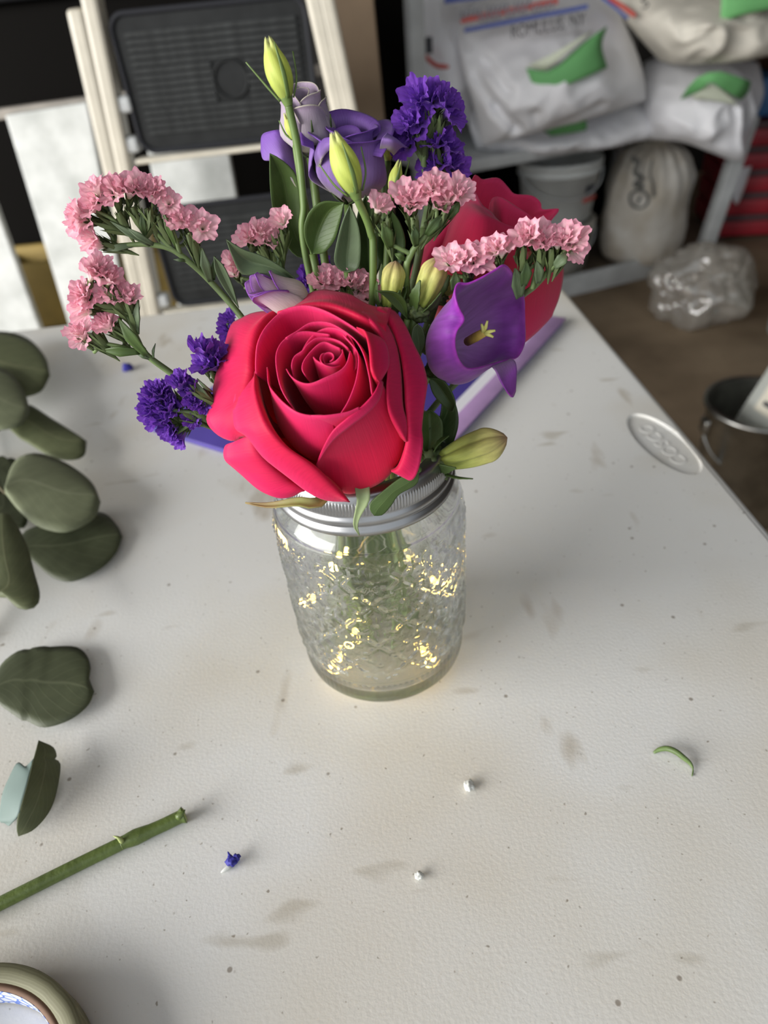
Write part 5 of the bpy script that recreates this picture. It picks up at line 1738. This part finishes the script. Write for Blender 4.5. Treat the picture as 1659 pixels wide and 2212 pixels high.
# ------------------------------------------------------------ lisianthus
li = thing('lisianthus', 'open purple lisianthus bloom behind the yellow-green bud', 'flower', aty(752, 445, .045))
LF = Frame(aty(752, 442, .045), (.12, -.10, 1))
for k, (r, h, ph, hw, fl_a, sp, dr, bl) in enumerate([(4.5, 25, 60, 110, 1.0, 1.0, 3, 1.2), (7.0, 26, 200, 90, 1.6, 1.2, 4, 1.15), (8.5, 27, 330, 85, 2.0, 1.2, 4, 1.15), (10, 28, 80, 80, 3.0, 1.2, 4, 1.1), (11.5, 24.5, 300, 70, 2.0, 1.4, 6, 1.06), (12, 25, 215, 62, 4.0, 1.4, 6, 1.0), (12.0, 26, 15, 62, 6.0, 1.4, 6, 1.0), (12.5, 27, 140, 60, 4.5, 1.4, 6, 1.0)]):
    ring_petal(LF, r, h, ph, hw, M_LIS, li, 40 + k * 2.7, flare=fl_a, spiral=sp, drop=dr, belly=bl)
ypatch([[(690, 370, .040), (694, 350, .032), (700, 330, .028)], [(680, 340, .036), (700, 320, .026), (730, 310, .022)], [(688, 308, .036), (705, 300, .026), (735, 298, .022)]], M_LIS, li, seed=3)
ypatch([[(820, 320, .034), (840, 325, .034), (850, 335, .038)], [(825, 300, .030), (850, 305, .030), (866, 318, .036)], [(835, 290, .036), (858, 302, .036), (880, 318, .040)]], M_LIS, li, seed=4)
stem_to_jar(LF.B, li, .0017, ang=1.9)
for a in (220, 300, 20, 130):
    d = LF.e1 * math.cos(math.radians(a)) + LF.e2 * math.sin(math.radians(a))
    blade('sepal', [LF.B, LF.B + d * .006 + LF.a * .004, LF.B + d * .012 + LF.a * .012], [.0008, .0009, .0001], d, M_LEAF, li)

lp = thing('lisianthus', 'half-closed pale lilac lisianthus with a purple side petal, behind the tall bud', 'flower', aty(672, 335, .055))
PF = Frame(aty(670, 338, .050), (.0, -.06, 1))
for k, (r, h, ph, hw, fl_a, sp, dr, bl) in enumerate([(3.0, 25, 60, 120, .2, .8, 3, 1.4), (5.0, 27, 170, 95, .2, 1.0, 5, 1.4), (6.2, 24, 330, 90, .5, 1.0, 5, 1.35), (7.2, 26, 80, 80, .3, 1.2, 5, 1.3), (7.4, 20.5, 275, 66, .5, 1.2, 5, 1.25), (7.8, 23, 200, 60, .7, 1.0, 7, 1.2), (8.0, 21, 350, 55, .8, 1.0, 7, 1.2)]):
    ring_petal(PF, r * 1.04, h * .84, ph, hw, M_LISP, lp, 70 + k * 1.9, flare=fl_a, spiral=sp, drop=dr, belly=bl)
o = ypatch([[(655, 410, .050), (645, 408, .045), (634, 396, .045)], [(650, 360, .055), (620, 355, .045), (590, 350, .050)], [(640, 310, .058), (605, 320, .048), (570, 345, .052)], [(628, 285, .060), (600, 282, .052), (567, 292, .056), (564, 325, .056)]], M_LIS, lp, seed=7)
o['label'] = 'purple side petal'
ypatch([[(705, 330, .062), (715, 335, .060), (725, 330, .062)], [(710, 290, .060), (722, 290, .058), (735, 292, .062)], [(716, 258, .060), (728, 250, .060), (738, 268, .064)]], M_LIS, lp, seed=8)
stem_to_jar(PF.B, lp, .0016, ang=2.5)
for a in (230, 285, 340, 90):
    d = PF.e1 * math.cos(math.radians(a)) + PF.e2 * math.sin(math.radians(a))
    blade('sepal', [PF.B - PF.a * .001, PF.B + d * .0085 + PF.a * .006, PF.B + d * .010 + PF.a * .014], [.0008, .0008, .0001], d, M_LEAF, lp)


def bud(fr, length, rad, mat, parent, twist=1.6, lobes=5, groove=.12, n=40, m=22, tipr=.28, name='bud'):
    V, F, UV = [], [], []
    for j in range(m):
        t = j / (m - 1)
        r = rad * (math.sin(math.pi * min(1, (t * .86 + .07))) ** .85) if t < .97 else rad * tipr * .8
        r = max(r * (1 - .12 * t), rad * tipr * (1 if t > .5 else .6) * (.8 if t > .96 else 1))
        for i in range(n):
            a = 2 * math.pi * i / n
            s = abs(math.sin((a * lobes + twist * t * lobes) / 2))
            rr = r * (1 - groove * (1 - s) ** 2 * min(1, t * 3))
            zt = t * length + (.0012 * math.sin(a * lobes) * max(0, t - .85) / .15)
            V.append(fr.pt(a, rr, zt)); UV.append((i / n, t))
    for j in range(m - 1):
        for i in range(n):
            p, q = j * n + i, j * n + (i + 1) % n
            F.append((p, q, q + n, p + n))
    F.append(tuple(range((m - 1) * n, m * n)))
    return wobj(name, V, F, mat, parent, UV)


def bud_thing(label, b, tp, Yb, Yt, wpx, mat, via, sepals, ang, group='yellow-green lisianthus buds', r=.0013, twist=1.6):
    B, T = aty(*b, Yb), aty(*tp, Yt)
    t = thing('lisianthus_bud', label, 'bud', B, group)
    fr = Frame(B, T - B)
    depth = (B.lerp(T, .5) - CAM).dot(FWD)
    rad = wpx / 2 * depth / F_PX
    bud(fr, (T - B).length, rad, mat, t, twist)
    v, f = lathe_vf([(r, -.001), (rad * .45, .001), (rad * .62, .003), (rad * .55, .004)], 12, B, Matrix((fr.e1, fr.e2, fr.a)).transposed().to_4x4())
    wobj('calyx', v, f, M_GREEN_ST, t)
    for (phi, ln, out) in sepals:
        p = math.radians(phi)
        blade('sepal', [fr.pt(p, rad * .5, .001), fr.pt(p, rad * 1.12, ln * .45), fr.pt(p, rad * (1.1 + out), ln)], [.0006, .0007, .0001], fr.pt(p, 1, 0) - fr.B, M_GREEN_ST, t, n=10, nu=3)
    stem_to_jar(B, t, r, M_GREEN_ST, ang=ang, via=[aty(*c) for c in via])
    return t


bud_thing('tallest closed yellow-green bud on a thin stem', (622, 222), (580, 88), .022, .026, 60, M_BUD, [(645, 330, .022), (656, 440, .020), (662, 560, .018)], [(190, .014, .9), (290, .016, .05), (10, .013, .35), (80, .012, .2)], 2.2)
bud_thing('plump yellow-green bud in front of the purple bloom', (770, 425), (722, 292), .004, .008, 66, M_BUD, [(800, 500, .006), (806, 580, .006)], [(195, .013, .5), (285, .016, .05), (10, .013, .3)], 1.3)
bud_thing('slim green bud between the purple bloom and violet statice', (846, 420), (862, 352), .024, .026, 32, M_BUD, [(838, 500, .020)], [(20, .012, .3), (280, .010, .05)], .8)
bud_thing('narrow green bud tucked beside the pale lilac flower stem', (640, 305), (618, 250), .034, .036, 28, M_BUD, [(652, 400, .030)], [(170, .008, .2)], 2.8)
bud_thing('yellow bud tip showing above the rim of the purple bloom', (838, 350), (834, 296), .062, .062, 28, M_BUD, [(830, 450, .05)], [(0, .006, .1)], 1.0)

# half-open lilac-white bud beside the rose
fr_ = thing('lilac_bud', 'half-open lilac and white bud resting on the large rose', 'bud', aty(640, 655, .006))
FF = Frame(aty(672, 672, .004), aty(535, 600, -.006) - aty(672, 672, .004))
for k, (r, h, ph, hw, fl_a) in enumerate([(2.5, 23, 0, 120, .2), (4.0, 21, 120, 100, .5), (4.6, 22, 240, 95, .6), (5.4, 19, 20, 75, .8), (5.6, 20.5, 150, 70, .9), (5.8, 22, 270, 65, 1.2)]):
    ring_petal(FF, r, h, ph, hw, M_FREE, fr_, 90 + k * 2.1, flare=fl_a, spiral=.8, drop=8, belly=1.25, tip=2.5)
stem_to_jar(FF.B, fr_, .0014, ang=3.0)

# ------------------------------------------------------------ bell flower
cb_ = thing('bellflower', 'purple bellflower with lavender bell and yellow stamen beside the rose', 'flower', aty(925, 760, -.004))
Yc = -.012
rim_l = [(1091, 573, -.012), (1112, 598, -.006), (1132, 640, .004), (1134, 700, .012), (1133, 742, .010), (1118, 772, .006), (1100, 776, .0), (1060, 786, -.010), (1040, 792, -.016), (1010, 795, -.020), (992, 775, -.023), (984, 745, -.024), (988, 715, -.024), (1004, 690, -.022), (990, 660, -.022), (983, 630, -.020), (990, 612, -.018), (1012, 612, -.017), (1040, 600, -.016), (1068, 584, -.014)]
thr_l = [(1072, 600, -.004), (1092, 620, .000), (1108, 650, .009), (1112, 700, .010), (1108, 740, .008), (1094, 765, .004), (1070, 785, -.004), (1040, 805, -.012), (1015, 812, -.016), (985, 806, -.019), (965, 785, -.021), (958, 755, -.022), (958, 720, -.022), (965, 695, -.020), (968, 675, -.018), (972, 655, -.015), (982, 640, -.013), (1000, 626, -.011), (1024, 612, -.008), (1050, 602, -.006)]
mid_l = [(1020, 640, .006), (1040, 650, .009), (1055, 670, .012), (1062, 705, .013), (1058, 745, .011), (1045, 780, .006), (1025, 808, -.002), (1002, 826, -.008), (975, 828, -.012), (948, 815, -.014), (930, 795, -.015), (922, 765, -.015), (922, 735, -.015), (928, 712, -.013), (937, 695, -.011), (947, 681, -.008), (957, 668, -.005), (970, 655, -.001), (985, 646, .002), (1002, 641, .004)]
low_l = [(960 + 32 * math.cos(a), 752 + 52 * math.sin(a), .002 + .010 * math.cos(a) - .006 * math.sin(a)) for a in [-math.pi * .42 + 2 * math.pi * k / 20 for k in range(20)]]
bas_l = [(938 + 8 * math.cos(a), 768 + 14 * math.sin(a), .004 + .003 * math.cos(a)) for a in [-math.pi * .42 + 2 * math.pi * k / 20 for k in range(20)]]
rows = [[tuple(aty(*p)) for p in r] for r in (bas_l, low_l, mid_l, thr_l, rim_l)]
v, f, uv = loft(rows, 80, 34, closed=True)
wobj('bell', v, f, M_BELL, cb_, uv, thick=.0006)
ypatch([[(1056, 786, -.006), (1075, 780, -.002), (1098, 776, .002)], [(1070, 800, -.012), (1085, 796, -.008), (1112, 780, -.004)], [(1082, 825, -.016), (1095, 822, -.014), (1116, 800, -.010)], [(1098, 850, -.016), (1106, 857, -.014), (1112, 845, -.012)]], M_BELL, cb_, 'petal_lobe', nu=14, nv=14)
st0, st1 = aty(1010, 738, -.002), aty(1046, 718, -.012)
v, f = tube_vf([st0, st0.lerp(st1, .5), st1], [.0016, .0017, .0015], 10)
o = wobj('stamen', v, f, pmat('yellow_stamen', (.60, .40, .08), .6, var=.3, vscale=300), cb_)
for (x, y) in ((1053, 693), (1070, 714), (1066, 728), (1040, 700)):
    v, f = tube_vf([st1 - (st1 - st0) * .1, aty((1046 + x) / 2, (718 + y) / 2, -.0135), aty(x, y, -.014)], [.0007, .0007, .0004], 6)
    wobj('stigma', v, f, pmat('pale_stigma', (.55, .52, .16), .6), o)
stem_to_jar(aty(940, 775, .004), cb_, .0018, ang=.5)
for k, (x, y, Y) in enumerate(((928, 700, -.006), (905, 735, -.006), (930, 830, -.008), (965, 850, -.004))):
    blade('sepal', [aty(938, 768, .004), aty((938 + x) / 2 - 4, (768 + y) / 2, Y + .002), aty(x, y, Y)], [.0018, .0024, .0003], (-.4, -1, .2), M_LEAF, cb_, serr=.06)


def pleat_bud(label, b, tp, Yb, Yt, wpx, ang, sep, rot=0.0):
    B, T = aty(*b, Yb), aty(*tp, Yt)
    t = thing('bellflower_bud', label, 'bud', B, 'olive bellflower buds')
    fr = Frame(B, T - B)
    depth = (B.lerp(T, .5) - CAM).dot(FWD)
    rad = wpx / 2 * depth / F_PX
    V, F, UV = [], [], []
    n, m = 60, 26
    ln = (T - B).length
    for j in range(m):
        tt = j / (m - 1)
        r = rad * (.30 + .70 * math.sin(math.pi * min(1, tt * 1.05) ** .9 * .62 + .15) ** 1.1) * (1 if tt < .72 else math.cos((tt - .72) / .28 * math.pi / 2) ** .62 + .02)
        for i in range(n):
            a = 2 * math.pi * i / n + rot
            ridge = abs(math.cos(a * 2.5)) ** .7
            rr = r * (.72 + .34 * ridge)
            V.append(fr.pt(a, rr, tt * ln)); UV.append((i / n, tt))
    for j in range(m - 1):
        for i in range(n):
            p, q = j * n + i, j * n + (i + 1) % n
            F.append((p, q, q + n, p + n))
    wobj('bud_body', V, F, M_CBUD, t, UV)
    for phi, l_, o_ in sep:
        p = math.radians(phi)
        blade('sepal', [fr.pt(p, rad * .4, -.001), fr.pt(p, rad * 1.15, l_ * .5), fr.pt(p, rad * (1.1 + o_), l_)], [.0016, .0022, .0003], fr.pt(p, 1, 0) - fr.B, M_LEAF, t, n=12, nu=5, serr=.08)
    # hairy green calyx lump
    bm = bmesh.new(); bmesh.ops.create_icosphere(bm, subdivisions=4, radius=1)
    for v in bm.verts:
        p = v.co
        k = 1 + .35 * noise.noise(p * 2.2 + Vector((b[0], 0, 0))) + .22 * noise.noise(p * 6)
        v.co = fr.e1 * (p.x * k * rad * .95) + fr.e2 * (p.y * k * rad * .95) + fr.a * (p.z * k * rad * .75)
    me = bpy.data.meshes.new('calyx'); bm.to_mesh(me); bm.free(); smooth(me); me.materials.append(M_BRACT)
    place('calyx', me, t, Matrix.Translation(B))
    stem_to_jar(B - fr.a * .002, t, .0016, ang=ang)
    return t


pleat_bud('upright olive bellflower bud nearest the pink heads above the rose', (836, 672), (855, 563), .002, .004, 50, 1.6, [(200, .010, .3), (300, .009, .2), (20, .012, .4)], .3)
pleat_bud('upright pale green bellflower bud next to the purple bell', (902, 672), (950, 556), -.002, .0, 58, .7, [(230, .011, .3), (310, .010, .3), (60, .012, .3)], .8)
pleat_bud('short yellow-green bellflower bud hidden behind the purple bell', (948, 640), (978, 596), .014, .016, 44, .4, [(250, .008, .2)], .1)
pleat_bud('pleated yellow bellflower bud resting low over the jar rim', (942, 1000), (1096, 945), -.014, -.020, 74, .1, [(235, .010, .5), (300, .012, .5), (30, .010, .2), (150, .010, .3)], .55)

# ------------------------------------------------------------ loose leaves in the bouquet
def bouquet_leaf(label, A, B, Y, mat, conv, stemY=None, ang=0.0, cupz=.004, jar=True, name='bouquet_leaf'):
    a = [aty(*conv(x, y), Y if not isinstance(Y, tuple) else Y[0] + (Y[1] - Y[0]) * k / (len(A) - 1)) for k, (x, y) in enumerate(A)]
    b_ = [aty(*conv(x, y), Y if not isinstance(Y, tuple) else Y[0] + (Y[1] - Y[0]) * k / (len(B) - 1)) for k, (x, y) in enumerate(B)]
    t = thing(name, label, 'leaf', a[0], 'leaves in the bouquet')
    nv, nu = 18, 11
    ra, rb_ = arc_resample([tuple(p) for p in a], nv), arc_resample([tuple(p) for p in b_], nv)
    G = np.zeros((nv, nu, 3))
    for j in range(nv):
        w = np.linalg.norm(rb_[j] - ra[j])
        for i in range(nu):
            u = i / (nu - 1)
            p = ra[j] * (1 - u) + rb_[j] * u
            p[1] += cupz * (1 - abs(2 * u - 1)) * min(1, w / .012)
            G[j, i] = p
    v, f, uv = grid_vf(G)
    wobj('blade', v, f, mat, t, uv, thick=.0004)
    if jar: stem_to_jar(a[0], t, .0011, M_GREEN_ST, 'stalk', ang=ang)
    return t


bouquet_leaf('tall dark green leaf standing behind the thin bud stems', [(470, 1372), (400, 1372), (330, 1300), (262, 1150), (236, 1000), (228, 850), (230, 752)], [(470, 1372), (458, 1300), (425, 1150), (412, 980), (380, 870), (300, 790), (230, 752)], (.046, .042), M_LEAF, Z2, ang=2.7)
bouquet_leaf('round glossy green leaf in the middle of the bouquet', [(482, 1352), (445, 1280), (434, 1190), (470, 1095), (550, 1038), (672, 1046)], [(482, 1352), (555, 1342), (618, 1265), (648, 1165), (664, 1090), (672, 1046)], (.014, .012), M_LEAF, Z2, ang=1.8)
bouquet_leaf('upright pointed leaf between the round leaf and pink statice', [(688, 1460), (640, 1440), (614, 1380), (640, 1240), (670, 1140), (706, 1060)], [(688, 1460), (755, 1440), (772, 1350), (768, 1230), (742, 1130), (706, 1060)], (.012, .010), M_LEAFG, Z2, ang=1.2)
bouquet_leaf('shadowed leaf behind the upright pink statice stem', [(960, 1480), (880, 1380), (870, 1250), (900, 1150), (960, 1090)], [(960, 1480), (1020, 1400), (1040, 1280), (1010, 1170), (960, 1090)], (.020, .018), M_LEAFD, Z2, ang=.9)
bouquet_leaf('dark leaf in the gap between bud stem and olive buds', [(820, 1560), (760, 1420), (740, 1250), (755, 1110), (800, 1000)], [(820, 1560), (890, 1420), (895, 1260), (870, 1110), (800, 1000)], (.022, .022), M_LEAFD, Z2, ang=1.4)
bouquet_leaf('long grey-green leaf slanting above the lilac bud', [(1545, 815), (1400, 720), (1290, 690), (1170, 700), (1110, 590), (1074, 490)][::1], [(1545, 815), (1500, 740), (1410, 660), (1290, 590), (1180, 552), (1074, 490)], (.004, .0), M_LEAFG, Z4, ang=2.4)
bouquet_leaf('narrow folded leaf running along the long pink statice stem', [(1150, 900), (1060, 780), (1010, 680), (1000, 590)], [(1150, 900), (1110, 760), (1060, 650), (1000, 590)], (.014, .016), M_LEAFG, Z4, jar=False)
bouquet_leaf('small toothed leaf hanging over the silver screw band', [(905, 1015), (868, 1030), (830, 1058), (800, 1085), (798, 1100), (808, 1114)], [(905, 1015), (900, 1045), (862, 1068), (845, 1092), (826, 1112), (808, 1114)], (-.0405, -.0455), M_LEAF, lambda x, y: (x, y), ang=5.9, cupz=-.0012)
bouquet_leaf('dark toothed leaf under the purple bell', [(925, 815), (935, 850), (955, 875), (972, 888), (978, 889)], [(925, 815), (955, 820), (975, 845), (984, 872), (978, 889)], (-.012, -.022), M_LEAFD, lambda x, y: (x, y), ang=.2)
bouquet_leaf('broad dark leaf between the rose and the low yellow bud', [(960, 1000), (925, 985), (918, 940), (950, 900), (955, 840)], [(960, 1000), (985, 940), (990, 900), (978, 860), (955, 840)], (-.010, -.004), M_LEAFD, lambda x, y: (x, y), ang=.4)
bouquet_leaf('dull green leaf pressed against the side of the large rose', [(920, 990), (905, 940), (905, 900), (930, 885)], [(920, 990), (952, 960), (955, 910), (930, 885)], (-.012, -.006), M_LEAF, lambda x, y: (x, y), ang=.8)
bouquet_leaf('narrow leaf between the rose and the purple bell', [(905, 770), (890, 735), (892, 710), (902, 700)], [(905, 770), (918, 740), (914, 712), (902, 700)], (-.010, -.010), M_LEAFG, lambda x, y: (x, y), jar=False)
bouquet_leaf('curled toothed leaf by the olive bud over the rose', [(880, 690), (850, 660), (830, 640), (812, 628)], [(880, 690), (878, 655), (855, 632), (812, 628)], (-.004, -.010), M_LEAF, lambda x, y: (x, y), ang=1.1)
